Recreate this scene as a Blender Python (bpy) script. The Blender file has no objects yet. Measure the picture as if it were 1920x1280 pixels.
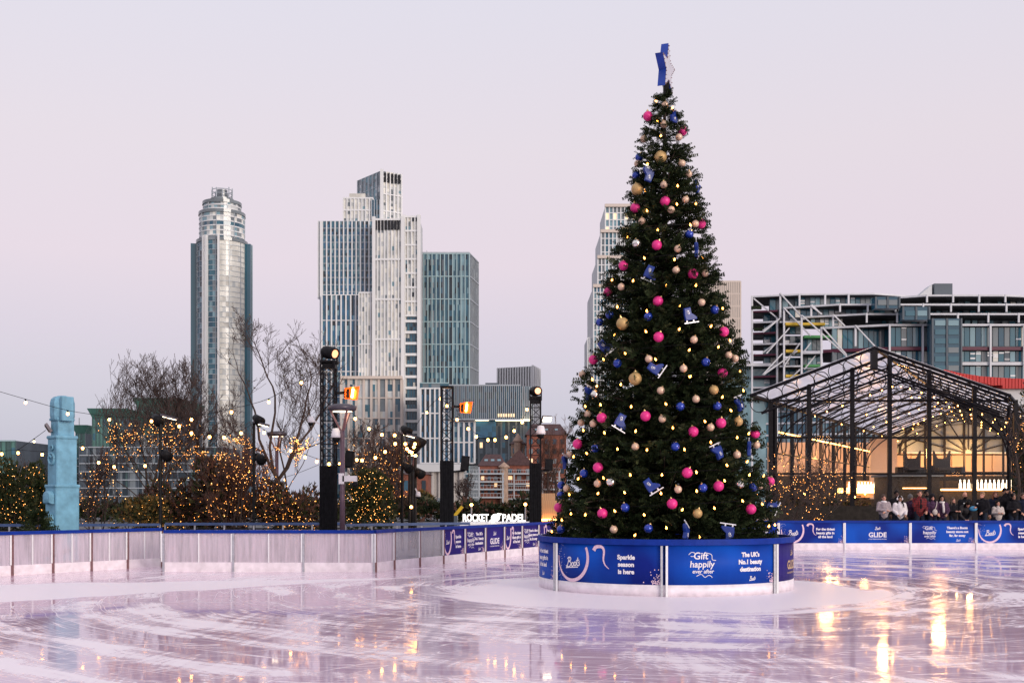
import bpy, bmesh, math, random
import numpy as np
from mathutils import Vector, Matrix, Euler
R = math.radians
random.seed(7)
sc = bpy.context.scene
COL = sc.collection

# ------------------------------------------------------------------ camera
CAMZ, FPX, CX, HY = 2.0, 2133.3, 960.0, 935.0      # eye height, focal length in photo pixels, centre column, horizon row
cam_d = bpy.data.cameras.new('camera'); cam = bpy.data.objects.new('camera', cam_d); COL.objects.link(cam)
cam.location = (0, 0, CAMZ); cam.rotation_euler = (R(90), 0, 0)
cam_d.sensor_width = 36.0; cam_d.lens = 40.0; cam_d.shift_y = 295.0 / 1920.0
cam_d.clip_start = 0.1; cam_d.clip_end = 6000
sc.camera = cam

# ------------------------------------------------------------------ sky, sun, exposure
SUN_AZ, SUN_EL = 140.0, 11.0         # compass-like: 0 = +Y (away from camera), clockwise; the sunset is behind the camera
w = bpy.data.worlds.new('World'); sc.world = w; w.use_nodes = True
nt = w.node_tree; nt.nodes.clear()
def wn(t, **k):
    n = nt.nodes.new(t)
    for a, b in k.items(): setattr(n, a, b)
    return n
out = wn('ShaderNodeOutputWorld'); bg = wn('ShaderNodeBackground')
tc = wn('ShaderNodeTexCoord'); sep = wn('ShaderNodeSeparateXYZ'); ramp = wn('ShaderNodeValToRGB')
nt.links.new(tc.outputs['Generated'], sep.inputs[0]); nt.links.new(sep.outputs['Z'], ramp.inputs[0])
els = ramp.color_ramp.elements
stops = [(0.0, (.43, .44, .55)), (0.07, (.50, .49, .60)), (0.135, (.59, .525, .63)), (0.20, (.68, .575, .65)), (0.29, (.69, .61, .665)), (0.40, (.665, .63, .705)), (1.0, (.70, .69, .77))]
els[0].position = 0; els[1].position = 1
while len(els) < len(stops): els.new(0.5)
for e, (p, c) in zip(els, stops): e.position = p; e.color = (*c, 1)
sky = wn('ShaderNodeTexSky', sky_type='NISHITA', sun_disc=False)
sky.sun_elevation = R(SUN_EL); sky.sun_rotation = R(SUN_AZ); sky.air_density = 1.3; sky.dust_density = 2.5
mulA = wn('ShaderNodeMixRGB', blend_type='ADD'); mulA.inputs[0].default_value = 0.02
nt.links.new(ramp.outputs[0], mulA.inputs[1]); nt.links.new(sky.outputs[0], mulA.inputs[2])
nt.links.new(mulA.outputs[0], bg.inputs[0]); bg.inputs[1].default_value = 0.95
nt.links.new(bg.outputs[0], out.inputs[0])
sun_d = bpy.data.lights.new('sun', 'SUN'); sun = bpy.data.objects.new('sun', sun_d); COL.objects.link(sun)
sun_d.energy = 1.6; sun_d.angle = R(25); sun_d.color = (1.0, .91, .83)
sdir = Vector((math.sin(R(SUN_AZ)) * math.cos(R(SUN_EL)), math.cos(R(SUN_AZ)) * math.cos(R(SUN_EL)), math.sin(R(SUN_EL))))
sun.rotation_euler = sdir.to_track_quat('Z', 'Y').to_euler()
vs = sc.view_settings; vs.view_transform = 'Standard'; vs.look = 'None'; vs.exposure = 0.2; vs.gamma = 1.0; vs.use_curve_mapping = False
sc.cycles.use_denoising = True
sc.cycles.sample_clamp_indirect = 4.0
sc.cycles.transparent_max_bounces = 24; sc.cycles.max_bounces = 8

# ------------------------------------------------------------------ helpers
def WX(px, Y): return (px - CX) / FPX * Y
def WZ(py, Y): return CAMZ - (py - HY) / FPX * Y
def P(px, py, Y): return Vector((WX(px, Y), Y, WZ(py, Y)))

def link(o, parent=None):
    COL.objects.link(o)
    if parent is not None: o.parent = parent
    return o
def tag(o, label=None, cat=None, group=None, kind=None):
    if label: o['label'] = label
    if cat: o['category'] = cat
    if group: o['group'] = group
    if kind: o['kind'] = kind
    return o
def thing(name, label, cat, loc=(0, 0, 0), group=None, rz=0):
    o = bpy.data.objects.new(name, None); o.empty_display_size = .2; o.location = loc; o.rotation_euler = (0, 0, rz)
    link(o); return tag(o, label, cat, group)
def origin(o):
    v = Vector((0, 0, 0))
    while o is not None: v += o.location; o = o.parent
    return v

class MB:
    """collects shapes; build() links them as one mesh object (world coords, parents must be unrotated)"""
    def __init__(s): s.v = []; s.f = []; s.m = []; s.mi = 0
    def add(s, vs, fs):
        b = len(s.v); s.v += [tuple(x) for x in vs]
        for f in fs: s.f.append(tuple(b + i for i in f)); s.m.append(s.mi)
        return s
    def box(s, c, size, rz=0, M=None):
        x, y, z = [a / 2 for a in size]
        vs = [Vector((i, j, k)) for i in (-x, x) for j in (-y, y) for k in (-z, z)]
        if M is None and rz: M = Matrix.Rotation(rz, 3, 'Z')
        if M is not None: vs = [M @ v for v in vs]
        c = Vector(c)
        return s.add([v + c for v in vs], [(0, 1, 3, 2), (4, 6, 7, 5), (0, 4, 5, 1), (2, 3, 7, 6), (0, 2, 6, 4), (1, 5, 7, 3)])
    def bounds(s, x0, x1, y0, y1, z0, z1):
        return s.box(((x0 + x1) / 2, (y0 + y1) / 2, (z0 + z1) / 2), (x1 - x0, y1 - y0, z1 - z0))
    def bar(s, a, b, w, h=None, up=Vector((0, 0, 1))):
        a = Vector(a); b = Vector(b); d = b - a; L = d.length
        if L < 1e-6: return s
        d = d / L; h = h or w
        if abs(d.dot(up)) > .98: up = Vector((0, 1, 0))
        x = d.cross(up).normalized(); y = x.cross(d)
        M = Matrix((x, d, y)).transposed()
        return s.box((a + b) / 2, (w, L, h), M=M)
    def tube(s, pts, r, n=6, cap=True):
        pts = [Vector(p) for p in pts]; N = len(pts); rr = r if hasattr(r, '__len__') else [r] * N
        b = len(s.v); ref = None
        for i, p in enumerate(pts):
            d = (pts[min(i + 1, N - 1)] - pts[max(i - 1, 0)])
            if d.length < 1e-9: d = Vector((0, 0, 1))
            d.normalize()
            if ref is None:
                ref = d.orthogonal().normalized()
            else:
                ref = (ref - d * ref.dot(d))
                ref = ref.normalized() if ref.length > 1e-6 else d.orthogonal().normalized()
            y = d.cross(ref)
            for k in range(n):
                a = 2 * math.pi * k / n
                s.v.append(tuple(p + (ref * math.cos(a) + y * math.sin(a)) * rr[i]))
        for i in range(N - 1):
            for k in range(n):
                s.f.append((b + i * n + k, b + i * n + (k + 1) % n, b + (i + 1) * n + (k + 1) % n, b + (i + 1) * n + k)); s.m.append(s.mi)
        if cap and n > 2:
            s.f.append(tuple(b + k for k in reversed(range(n)))); s.m.append(s.mi)
            s.f.append(tuple(b + (N - 1) * n + k for k in range(n))); s.m.append(s.mi)
        return s
    def lathe(s, c, prof, n=16, M=None, a0=0, a1=2 * math.pi):
        c = Vector(c); full = abs(a1 - a0 - 2 * math.pi) < 1e-6; nn = n if full else n + 1
        vs = []
        for (r, z) in prof:
            for k in range(nn):
                a = a0 + (a1 - a0) * k / n; v = Vector((r * math.cos(a), r * math.sin(a), z))
                vs.append(c + (M @ v if M is not None else v))
        fs = []
        for i in range(len(prof) - 1):
            for k in range(n):
                k2 = (k + 1) % nn if full else k + 1
                fs.append((i * nn + k, i * nn + k2, (i + 1) * nn + k2, (i + 1) * nn + k))
        return s.add(vs, fs)
    def ball(s, c, r, n=10, sc_=(1, 1, 1), M=None):
        prof = [(max(r * math.sin(math.pi * i / n), 1e-4), -r * math.cos(math.pi * i / n)) for i in range(n + 1)]
        b = len(s.v); s.lathe((0, 0, 0), prof, max(8, n + 2)); c = Vector(c)
        for i in range(b, len(s.v)):
            v = Vector(s.v[i]); v = Vector((v.x * sc_[0], v.y * sc_[1], v.z * sc_[2]))
            if M is not None: v = M @ v
            s.v[i] = tuple(v + c)
        return s
    def torus(s, c, R_, r, u, v, n=20, k=5):
        c = Vector(c); u = Vector(u).normalized(); v = Vector(v).normalized()
        pts = [c + (u * math.cos(a) + v * math.sin(a)) * R_ for a in [2 * math.pi * i / n for i in range(n + 1)]]
        return s.tube(pts, r, k, cap=False)
    def prism(s, poly, z0, z1):
        n = len(poly); vs = [(x, y, z0) for x, y in poly] + [(x, y, z1) for x, y in poly]
        fs = [tuple(reversed(range(n))), tuple(range(n, 2 * n))] + [(i, (i + 1) % n, n + (i + 1) % n, n + i) for i in range(n)]
        return s.add(vs, fs)
    def build(s, name, mat, parent=None, smooth=False, kind=None):
        me = bpy.data.meshes.new(name); o = origin(parent)
        me.from_pydata([(x - o.x, y - o.y, z - o.z) for x, y, z in s.v], [], s.f)
        mats = mat if isinstance(mat, (list, tuple)) else [mat]
        for m_ in mats: me.materials.append(m_)
        if len(mats) > 1: me.polygons.foreach_set('material_index', s.m)
        if smooth: me.polygons.foreach_set('use_smooth', [True] * len(me.polygons))
        me.update()
        ob = bpy.data.objects.new(name, me); link(ob, parent)
        if kind: ob['kind'] = kind
        return ob

def piece(name, me, parent, loc, scale=(1, 1, 1), rz=0, rot=None):
    o = bpy.data.objects.new(name, me); link(o, parent)
    o.location = Vector(loc) - origin(parent); o.scale = scale
    o.rotation_euler = rot if rot is not None else (0, 0, rz)
    return o
_unit = {}
def unit_cube(mat):
    if mat.name not in _unit:
        m = MB().box((0, 0, 0), (1, 1, 1)); me = bpy.data.meshes.new('unit_box'); me.from_pydata(m.v, [], m.f); me.materials.append(mat); _unit[mat.name] = me
    return _unit[mat.name]

def bulk_mesh(name, V, Fq, mats, midx=None, parent=None, kind=None):
    """V (n,3) numpy world coords, Fq (m,3|4) int"""
    o = origin(parent); me = bpy.data.meshes.new(name); k = Fq.shape[1]
    me.vertices.add(len(V)); me.vertices.foreach_set('co', (V - np.array(o)).astype(np.float32).ravel())
    me.loops.add(Fq.size); me.loops.foreach_set('vertex_index', Fq.astype(np.int32).ravel())
    me.polygons.add(len(Fq)); me.polygons.foreach_set('loop_start', np.arange(0, Fq.size, k, dtype=np.int32))
    for m_ in (mats if isinstance(mats, (list, tuple)) else [mats]): me.materials.append(m_)
    if midx is not None: me.polygons.foreach_set('material_index', midx.astype(np.int32))
    me.update(calc_edges=True); me.validate()
    ob = bpy.data.objects.new(name, me); link(ob, parent)
    if kind: ob['kind'] = kind
    return ob

# ------------------------------------------------------------------ materials
def nm(name):
    m = bpy.data.materials.new(name); m.use_nodes = True; t = m.node_tree
    return m, t, t.nodes['Principled BSDF']
def mat(name, col, rough=.5, metal=0, var=.12, scale=6.0, bump=0.0, ior=1.45, coat=0, emit=None, es=0, obj_var=0.0, alpha=1, trans=0, coord='Object', spec=None):
    m, t, b = nm(name); N = t.nodes; L = t.links
    b.inputs['Roughness'].default_value = rough; b.inputs['Metallic'].default_value = metal; b.inputs['IOR'].default_value = ior
    b.inputs['Specular IOR Level'].default_value = spec if spec is not None else (.12 if max(col) < .05 and not metal and ior < 1.5 else .5)
    b.inputs['Coat Weight'].default_value = coat; b.inputs['Alpha'].default_value = alpha; b.inputs['Transmission Weight'].default_value = trans
    tcn = N.new('ShaderNodeTexCoord'); no = N.new('ShaderNodeTexNoise'); no.inputs['Scale'].default_value = scale; no.inputs['Detail'].default_value = 5
    L.new(tcn.outputs[coord], no.inputs['Vector'])
    cr = N.new('ShaderNodeValToRGB'); e = cr.color_ramp.elements
    e[0].position = .3; e[1].position = .7
    e[0].color = (*[max(c * (1 - var), 0) for c in col], 1); e[1].color = (*[min(c * (1 + var), 1) for c in col], 1)
    L.new(no.outputs['Fac'], cr.inputs[0]); csock = cr.outputs[0]
    if obj_var:
        oi = N.new('ShaderNodeObjectInfo'); hs = N.new('ShaderNodeHueSaturation'); mr = N.new('ShaderNodeMapRange')
        mr.inputs['To Min'].default_value = 1 - obj_var; mr.inputs['To Max'].default_value = 1 + obj_var
        L.new(oi.outputs['Random'], mr.inputs['Value']); L.new(mr.outputs[0], hs.inputs['Value']); L.new(csock, hs.inputs['Color']); csock = hs.outputs[0]
    L.new(csock, b.inputs['Base Color'])
    if bump:
        bp = N.new('ShaderNodeBump'); bp.inputs['Strength'].default_value = bump; bp.inputs['Distance'].default_value = .05
        L.new(no.outputs['Fac'], bp.inputs['Height']); L.new(bp.outputs[0], b.inputs['Normal'])
    if emit:
        b.inputs['Emission Color'].default_value = (*emit, 1); b.inputs['Emission Strength'].default_value = es
    return m
def glow(name, col, s, sample=True):
    m = mat(name, (.8, .7, .5), .4, var=0, emit=col, es=s)
    if not sample: m.cycles.emission_sampling = 'NONE'
    return m
def clear_glass(name, tint=(.95, .97, 1.0), refl=.12, rough=.03):
    m, t, b = nm(name); N = t.nodes; L = t.links
    tr = N.new('ShaderNodeBsdfTransparent'); tr.inputs[0].default_value = (*tint, 1)
    gl = N.new('ShaderNodeBsdfGlossy'); gl.inputs['Roughness'].default_value = rough
    fr = N.new('ShaderNodeFresnel'); fr.inputs[0].default_value = 1.22
    ad = N.new('ShaderNodeMath'); ad.operation = 'MAXIMUM'; ad.inputs[1].default_value = refl
    L.new(fr.outputs[0], ad.inputs[0]); mx = N.new('ShaderNodeMixShader'); L.new(ad.outputs[0], mx.inputs[0]); L.new(tr.outputs[0], mx.inputs[1]); L.new(gl.outputs[0], mx.inputs[2])
    L.new(mx.outputs[0], N['Material Output'].inputs[0]); N.remove(b)
    return m
def milky(name, col, opac, rough=.25, streak=0.0, trl=.5):
    """frosted plastic: part see-through, part diffuse and translucent"""
    m, t, b = nm(name); N = t.nodes; L = t.links
    tr = N.new('ShaderNodeBsdfTransparent'); di = N.new('ShaderNodeBsdfDiffuse'); tl = N.new('ShaderNodeBsdfTranslucent'); gl = N.new('ShaderNodeBsdfGlossy')
    for n_ in (di, tl): n_.inputs[0].default_value = (*col, 1)
    gl.inputs['Roughness'].default_value = rough
    m1 = N.new('ShaderNodeMixShader'); m1.inputs[0].default_value = trl; L.new(di.outputs[0], m1.inputs[1]); L.new(tl.outputs[0], m1.inputs[2])
    m2 = N.new('ShaderNodeMixShader'); L.new(tr.outputs[0], m2.inputs[1]); L.new(m1.outputs[0], m2.inputs[2])
    tcn = N.new('ShaderNodeTexCoord'); mp = N.new('ShaderNodeMapping'); mp.inputs['Scale'].default_value = (9, 9, .7) if streak else (.8, .8, .8)
    no = N.new('ShaderNodeTexNoise'); no.inputs['Scale'].default_value = 1.2; no.inputs['Detail'].default_value = 6
    L.new(tcn.outputs['Object'], mp.inputs[0]); L.new(mp.outputs[0], no.inputs['Vector'])
    mr = N.new('ShaderNodeMapRange'); mr.inputs['From Min'].default_value = .3; mr.inputs['From Max'].default_value = .7
    mr.inputs['To Min'].default_value = max(opac - max(streak, .06), 0); mr.inputs['To Max'].default_value = min(opac + max(streak, .06), 1)
    L.new(no.outputs['Fac'], mr.inputs['Value']); L.new(mr.outputs[0], m2.inputs[0])
    m3 = N.new('ShaderNodeMixShader'); m3.inputs[0].default_value = .06; L.new(m2.outputs[0], m3.inputs[1]); L.new(gl.outputs[0], m3.inputs[2])
    L.new(m3.outputs[0], N['Material Output'].inputs[0]); N.remove(b)
    return m

M = {}
M['paving'] = mat('paving', (.10, .10, .11), .8, var=.3, scale=1.5, bump=.2)
M['terrace'] = mat('terrace', (.16, .14, .13), .7, var=.3, scale=2)
M['water'] = mat('water', (.03, .04, .05), .08, var=.2, scale=.3, bump=.3)
M['white'] = mat('white_paint', (.80, .80, .82), .45, var=.05)
M['kick'] = mat('kick_board', (.80, .73, .78), .45, var=.14, scale=5)
M['blue'] = mat('blue_rail', (.006, .030, .25), .5, var=.15, spec=.15)
M['bluedull'] = mat('blue_rail_dull', (.05, .09, .22), .4, var=.2)
M['steel'] = mat('galvanised_steel', (.52, .53, .56), .35, .8, var=.15, scale=14)
M['copper'] = mat('bronze_post', (.24, .13, .13), .4, .5, var=.2, scale=10)
M['black'] = mat('black_metal', (.012, .012, .014), .45, var=.3)
M['fabric'] = mat('black_cloth', (.008, .008, .010), .9, var=.35, scale=9)
M['truss'] = mat('black_truss', (.012, .011, .013), .5, var=.3)
M['iron'] = mat('dark_iron', (.010, .009, .012), .5, var=.3)
M['purplepole'] = mat('mauve_painted_steel', (.12, .075, .105), .45, .3, var=.2)
M['lampdark'] = mat('lamp_hood', (.10, .09, .11), .4, .4, var=.15)
M['lampwhite'] = mat('camera_housing', (.75, .72, .76), .35, var=.05)
M['paleglow'] = glow('led_and_bottle_glow', (1, .80, .55), 5.0)
M['orange'] = glow('orange_lens', (1, .18, .02), 3.0)
M['orangehot'] = glow('orange_tube', (1, .42, .12), 45)
M['coppershade'] = mat('copper_reflector', (.75, .16, .03), .25, .6, var=.1, emit=(1, .2, .02), es=.5)
M['lens'] = glow('warm_lens', (1, .24, .05), 1.8)
M['bulb'] = glow('festoon_bulb', (1, .38, .07), 22.0)
M['bulbpale'] = glow('festoon_bulb_pale', (1, .5, .2), 14.0)
M['fairy'] = glow('fairy_bulb', (1, .34, .055), 6.0, False)
M['treebulb'] = glow('tree_bulb', (1, .36, .05), 12.0)
M['wire'] = mat('cable', (.015, .015, .018), .6)
M['bark'] = mat('bark', (.060, .040, .034), .9, var=.35, scale=12, bump=.4)
M['twig'] = mat('twig', (.075, .050, .046), .85, var=.3)
M['twigred'] = mat('twig_red', (.11, .05, .035), .85, var=.3)
M['totem'] = mat('pale_blue_paint', (.16, .37, .51), .55, var=.22, scale=3.5, bump=.12)
M['leafdark'] = mat('conifer_dark', (.012, .021, .009), .65, var=.35, scale=2)
M['leafmid'] = mat('conifer_mid', (.027, .040, .016), .6, var=.35, scale=2)
M['leaflight'] = mat('conifer_tip', (.060, .074, .028), .6, var=.3, scale=2)
M['shrub'] = mat('shrub_leaf', (.030, .040, .018), .6, var=.4, scale=3)
M['shrub2'] = mat('shrub_leaf_olive', (.070, .065, .022), .6, var=.4, scale=3)
M['autumn'] = mat('autumn_leaf', (.20, .11, .022), .7, var=.4, scale=3)
M['leafpale'] = mat('last_leaf', (.10, .10, .05), .7, var=.3)
# towers
def glass(name, col, ior=1.65, rough=.08, metal=.0, ov=.0): return mat(name, col, rough, metal, var=.3, scale=.12, ior=ior, obj_var=ov)
M['g_teal'] = glass('teal_glass', (.036, .125, .175)); M['g_teal2'] = glass('teal_glass_deep', (.018, .080, .130)); M['g_teal3'] = glass('teal_glass_pale', (.18, .30, .35))
M['g_blue'] = glass('blue_glass', (.025, .115, .215)); M['g_dark'] = glass('dark_glass', (.012, .025, .035), 1.6); M['g_grey'] = glass('grey_glass', (.16, .19, .21))
M['g_cream'] = glass('cream_and_sunset_glass', (.70, .69, .64), 1.6, .25); M['g_cream2'] = glass('cream_glass_grey', (.50, .52, .52), 1.6, .25)
M['g_lit'] = glow('lit_window', (1, .62, .30), .8, False); M['g_green'] = glass('green_glass', (.075, .19, .165)); M['g_green2'] = glass('green_glass_deep', (.04, .09, .085))
M['g_litsoft'] = mat('curtained_window', (.62, .60, .55), .6, var=.2, scale=.3)
M['fin'] = mat('white_fin', (.74, .74, .75), .5, var=.05, scale=.2); M['fingrey'] = mat('grey_fin', (.40, .44, .48), .4, .2, var=.1, scale=.2)
M['finteal'] = mat('teal_fin', (.34, .47, .50), .4, .2, var=.1, scale=.2); M['finbeige'] = mat('beige_stone', (.62, .53, .47), .7, var=.08, scale=.3)
M['core'] = mat('tower_core', (.20, .21, .23), .6, var=.1, scale=.1); M['corelight'] = mat('tower_core_pale', (.55, .56, .58), .6, var=.08, scale=.1)
M['slot'] = mat('plant_louvre', (.03, .03, .035), .6); M['slate'] = mat('slate_cladding', (.07, .09, .115), .5, var=.2, scale=.2)
M['brick'] = mat('red_brick', (.22, .075, .05), .85, var=.3, scale=1.2); M['brickpale'] = mat('pale_brick', (.36, .25, .19), .85, var=.25, scale=1.2)
M['rooftile'] = mat('brown_roof', (.075, .04, .042), .8, var=.3, scale=1.5); M['concrete'] = mat('concrete', (.42, .39, .37), .8, var=.12, scale=.5)
M['balcony'] = mat('white_balcony', (.60, .60, .64), .5, var=.1, scale=.4)
M['magenta'] = mat('magenta_slab', (.10, .015, .04), .5); M['yellow'] = mat('yellow_slab', (.62, .40, .02), .5); M['green'] = mat('green_slab', (.05, .26, .07), .5)
M['redroof'] = mat('red_roof', (.46, .015, .015), .5, var=.12, scale=1)
M['poly'] = milky('roof_polycarbonate', (.96, .90, .94), .86, trl=.9)
M['pane'] = clear_glass('pavilion_glass', refl=.008)
M['perspex'] = milky('scuffed_perspex', (.90, .80, .88), .56, .2, streak=.24)
M['perspexclear'] = milky('clear_perspex', (.75, .72, .78), .20, .1, streak=.10)
M['wallwarm'] = mat('warm_plaster', (.56, .38, .26), .7, var=.12, scale=.7); M['wood'] = mat('pale_wood', (.48, .28, .15), .6, var=.25, scale=3)
M['darkwood'] = mat('dark_counter', (.03, .025, .022), .6, var=.3)
M['warmstrip'] = glow('warm_strip', (1, .42, .09), 8.0); M['softstrip'] = glow('soffit_strip', (1, .74, .44), 4.5)
M['whitestrip'] = glow('white_letters', (1, .99, .95), 2.2)

# ------------------------------------------------------------------ ice
TREE_C = Vector((WX(1246, 26.2), 26.2, 0)); RING_R = 2.89
def ice_material():
    m, t, b = nm('rink_ice'); N = t.nodes; L = t.links
    def val(x):
        return x
    def mth(op, a, c=None, clamp=False):
        n = N.new('ShaderNodeMath'); n.operation = op; n.use_clamp = clamp
        for i, x in enumerate((a, c)):
            if x is None: continue
            if isinstance(x, (int, float)): n.inputs[i].default_value = x
            else: L.new(x, n.inputs[i])
        return n.outputs[0]
    def sstep(x, a, c):
        n = N.new('ShaderNodeMapRange'); n.interpolation_type = 'SMOOTHSTEP'; n.inputs['From Min'].default_value = a; n.inputs['From Max'].default_value = c
        L.new(x, n.inputs['Value']); return n.outputs[0]
    def comb(x, y, z=0):
        n = N.new('ShaderNodeCombineXYZ')
        for i, q in enumerate((x, y, z)):
            if isinstance(q, (int, float)): n.inputs[i].default_value = q
            else: L.new(q, n.inputs[i])
        return n.outputs[0]
    def noise(v, s=1, d=5, dist=0, rough=.55):
        n = N.new('ShaderNodeTexNoise'); n.inputs['Scale'].default_value = s; n.inputs['Detail'].default_value = d; n.inputs['Distortion'].default_value = dist; n.inputs['Roughness'].default_value = rough
        L.new(v, n.inputs['Vector']); return n.outputs['Fac']
    tcn = N.new('ShaderNodeTexCoord'); sp = N.new('ShaderNodeSeparateXYZ'); L.new(tcn.outputs['Object'], sp.inputs[0])
    X, Y = sp.outputs['X'], sp.outputs['Y']
    warp = noise(tcn.outputs['Object'], .16, 3)
    def polar(cx, cy, kr, ka, off=0, seed=0):
        dx = mth('SUBTRACT', X, cx); dy = mth('SUBTRACT', Y, cy)
        r = mth('SQRT', mth('ADD', mth('MULTIPLY', dx, dx), mth('MULTIPLY', dy, dy)))
        r2 = mth('ADD', r, mth('MULTIPLY', warp, off)); a = mth('ARCTAN2', dy, dx)
        return r, comb(mth('MULTIPLY', r2, kr), mth('MULTIPLY', a, ka), seed)
    tr_, pA = polar(TREE_C.x, TREE_C.y, 1.25, .9, 2.6)
    _, pA2 = polar(TREE_C.x, TREE_C.y, 9.0, 1.1, 2.6, 3.0)
    _, pB = polar(-16.0, 4.0, .8, 1.5, 2.5, 7.0)
    _, pB2 = polar(-16.0, 4.0, 8.0, 2.0, 2.5, 9.0)
    _, pD = polar(28.0, 12.0, .8, 2.2, 3.0, 12.0)
    _, pD2 = polar(28.0, 12.0, 8.0, 2.6, 3.0, 17.0)
    nA = noise(pA, 1, 2.5, .25, .5); nB = noise(pB, 1, 2.5, .25, .5); nD = noise(pD, 1, 2.5, .25, .5)
    fA = noise(pA2, 1, 4, .1, .55); fB = noise(pB2, 1, 4, .1, .55); fD = noise(pD2, 1, 4, .1, .55)
    big = mth('ADD', mth('MULTIPLY', nA, .40), mth('ADD', mth('MULTIPLY', nB, .32), mth('MULTIPLY', nD, .28)))
    fine = mth('ADD', mth('MULTIPLY', fA, .40), mth('ADD', mth('MULTIPLY', fB, .32), mth('MULTIPLY', fD, .28)))
    f0 = mth('ADD', mth('MULTIPLY', big, .64), mth('MULTIPLY', fine, .36))
    frost = sstep(f0, .482, .572)
    def line(v, wd):
        return mth('SUBTRACT', 1, sstep(mth('ABSOLUTE', mth('SUBTRACT', v, .5)), 0.0, wd))
    _, pl1 = polar(-4.0, -14.0, 2.2, 5.0, 1.5, 21.0); _, pl2 = polar(22.0, -6.0, 2.0, 6.0, 1.5, 27.0); _, pl3 = polar(TREE_C.x, TREE_C.y, 3.0, .8, 1.0, 31.0)
    cuts = mth('MAXIMUM', mth('MAXIMUM', line(noise(pl1, 1, 1.5), .008), line(noise(pl2, 1, 1.5), .007)), line(noise(pl3, 1, 1.5), .012))
    scr = sstep(fine, .50, .60)
    # snow apron round the tree ring, drawn out towards the camera
    dx = mth('SUBTRACT', X, TREE_C.x + -.2); dy = mth('SUBTRACT', Y, TREE_C.y - 1.4)
    ra = mth('SQRT', mth('ADD', mth('MULTIPLY', mth('MULTIPLY', dx, dx), .62), mth('MULTIPLY', mth('MULTIPLY', dy, dy), .52)))
    apron = mth('SUBTRACT', 1, sstep(mth('ADD', ra, mth('MULTIPLY', mth('SUBTRACT', nA, .5), 2.4)), 3.35, 3.95))
    edge = mth('ADD', mth('MULTIPLY', mth('SUBTRACT', noise(tcn.outputs['Object'], .5, 4), .5), 2.0), 0)
    d1 = mth('SUBTRACT', Y, mth('ADD', 31.2, mth('MULTIPLY', X, .95)))
    d2 = mth('SUBTRACT', mth('ADD', 29.9, mth('MULTIPLY', X, .24)), Y)
    bank = sstep(mth('ADD', mth('MINIMUM', d1, d2), edge), -.1, .5)
    white = mth('MAXIMUM', apron, bank)
    f = mth('MAXIMUM', mth('MAXIMUM', frost, mth('MULTIPLY', cuts, .75)), mth('MULTIPLY', white, .97))
    mix = N.new('ShaderNodeMixRGB'); L.new(f, mix.inputs[0]); mix.inputs[1].default_value = (.68, .48, .61, 1); mix.inputs[2].default_value = (.95, .85, .90, 1)
    L.new(mix.outputs[0], b.inputs['Base Color'])
    rgh = mth('ADD', mth('MULTIPLY', f, .34), mth('ADD', mth('MULTIPLY', scr, .05), .036)); L.new(rgh, b.inputs['Roughness'])
    L.new(mth('SUBTRACT', .48, mth('MULTIPLY', f, .32)), b.inputs['Specular IOR Level'])
    b.inputs['IOR'].default_value = 1.33
    hgt = mth('ADD', mth('MULTIPLY', f, .5), mth('MULTIPLY', fine, .5))
    bp = N.new('ShaderNodeBump'); bp.inputs['Strength'].default_value = .06; bp.inputs['Distance'].default_value = .01; L.new(hgt, bp.inputs['Height']); L.new(bp.outputs[0], b.inputs['Normal'])
    return m
M['ice'] = ice_material()
# barrier corner points in plan (px column at depth)
def XY(px, Y): return (WX(px, Y), Y)
A0, A1 = XY(-60, 28.9), XY(302, 33.6)
B0, B1 = XY(308, 31.4), XY(702, 31.1)
D0, D1 = XY(737, 32.3), XY(1038, 43.0)
E0, E1 = XY(1412, 44.9), XY(2080, 45.2)
mb = MB(); A0 = (A1[0] + (A0[0] - A1[0]) * 2.4, A1[1] + (A0[1] - A1[1]) * 2.4); poly = [(-26, -6), (60, -6), (60, 45.3), E0, (WX(1200, 44.5), 44.5), D1, D0, B1, B0, A1, A0, (-26, 12)]
mb.add([(x, y, 0) for x, y in poly], [tuple(range(len(poly)))]); tag(mb.build('ice', M['ice']), kind='structure')
mb = MB(); mb.add([(-3000, -300, -.06), (3000, -300, -.06), (3000, 4000, -.06), (-3000, 4000, -.06)], [(0, 1, 2, 3)]); tag(mb.build('ground', M['paving']), kind='structure')
mb = MB(); mb.bounds(-400, 400, 130, 260, -.05, -.02); tag(mb.build('river', M['water']), kind='structure')
mb = MB(); mb.bounds(WX(1412, 45) + .3, 60, 45.75, 100, -.05, .45); tag(mb.build('terrace', M['terrace']), kind='structure')

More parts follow.
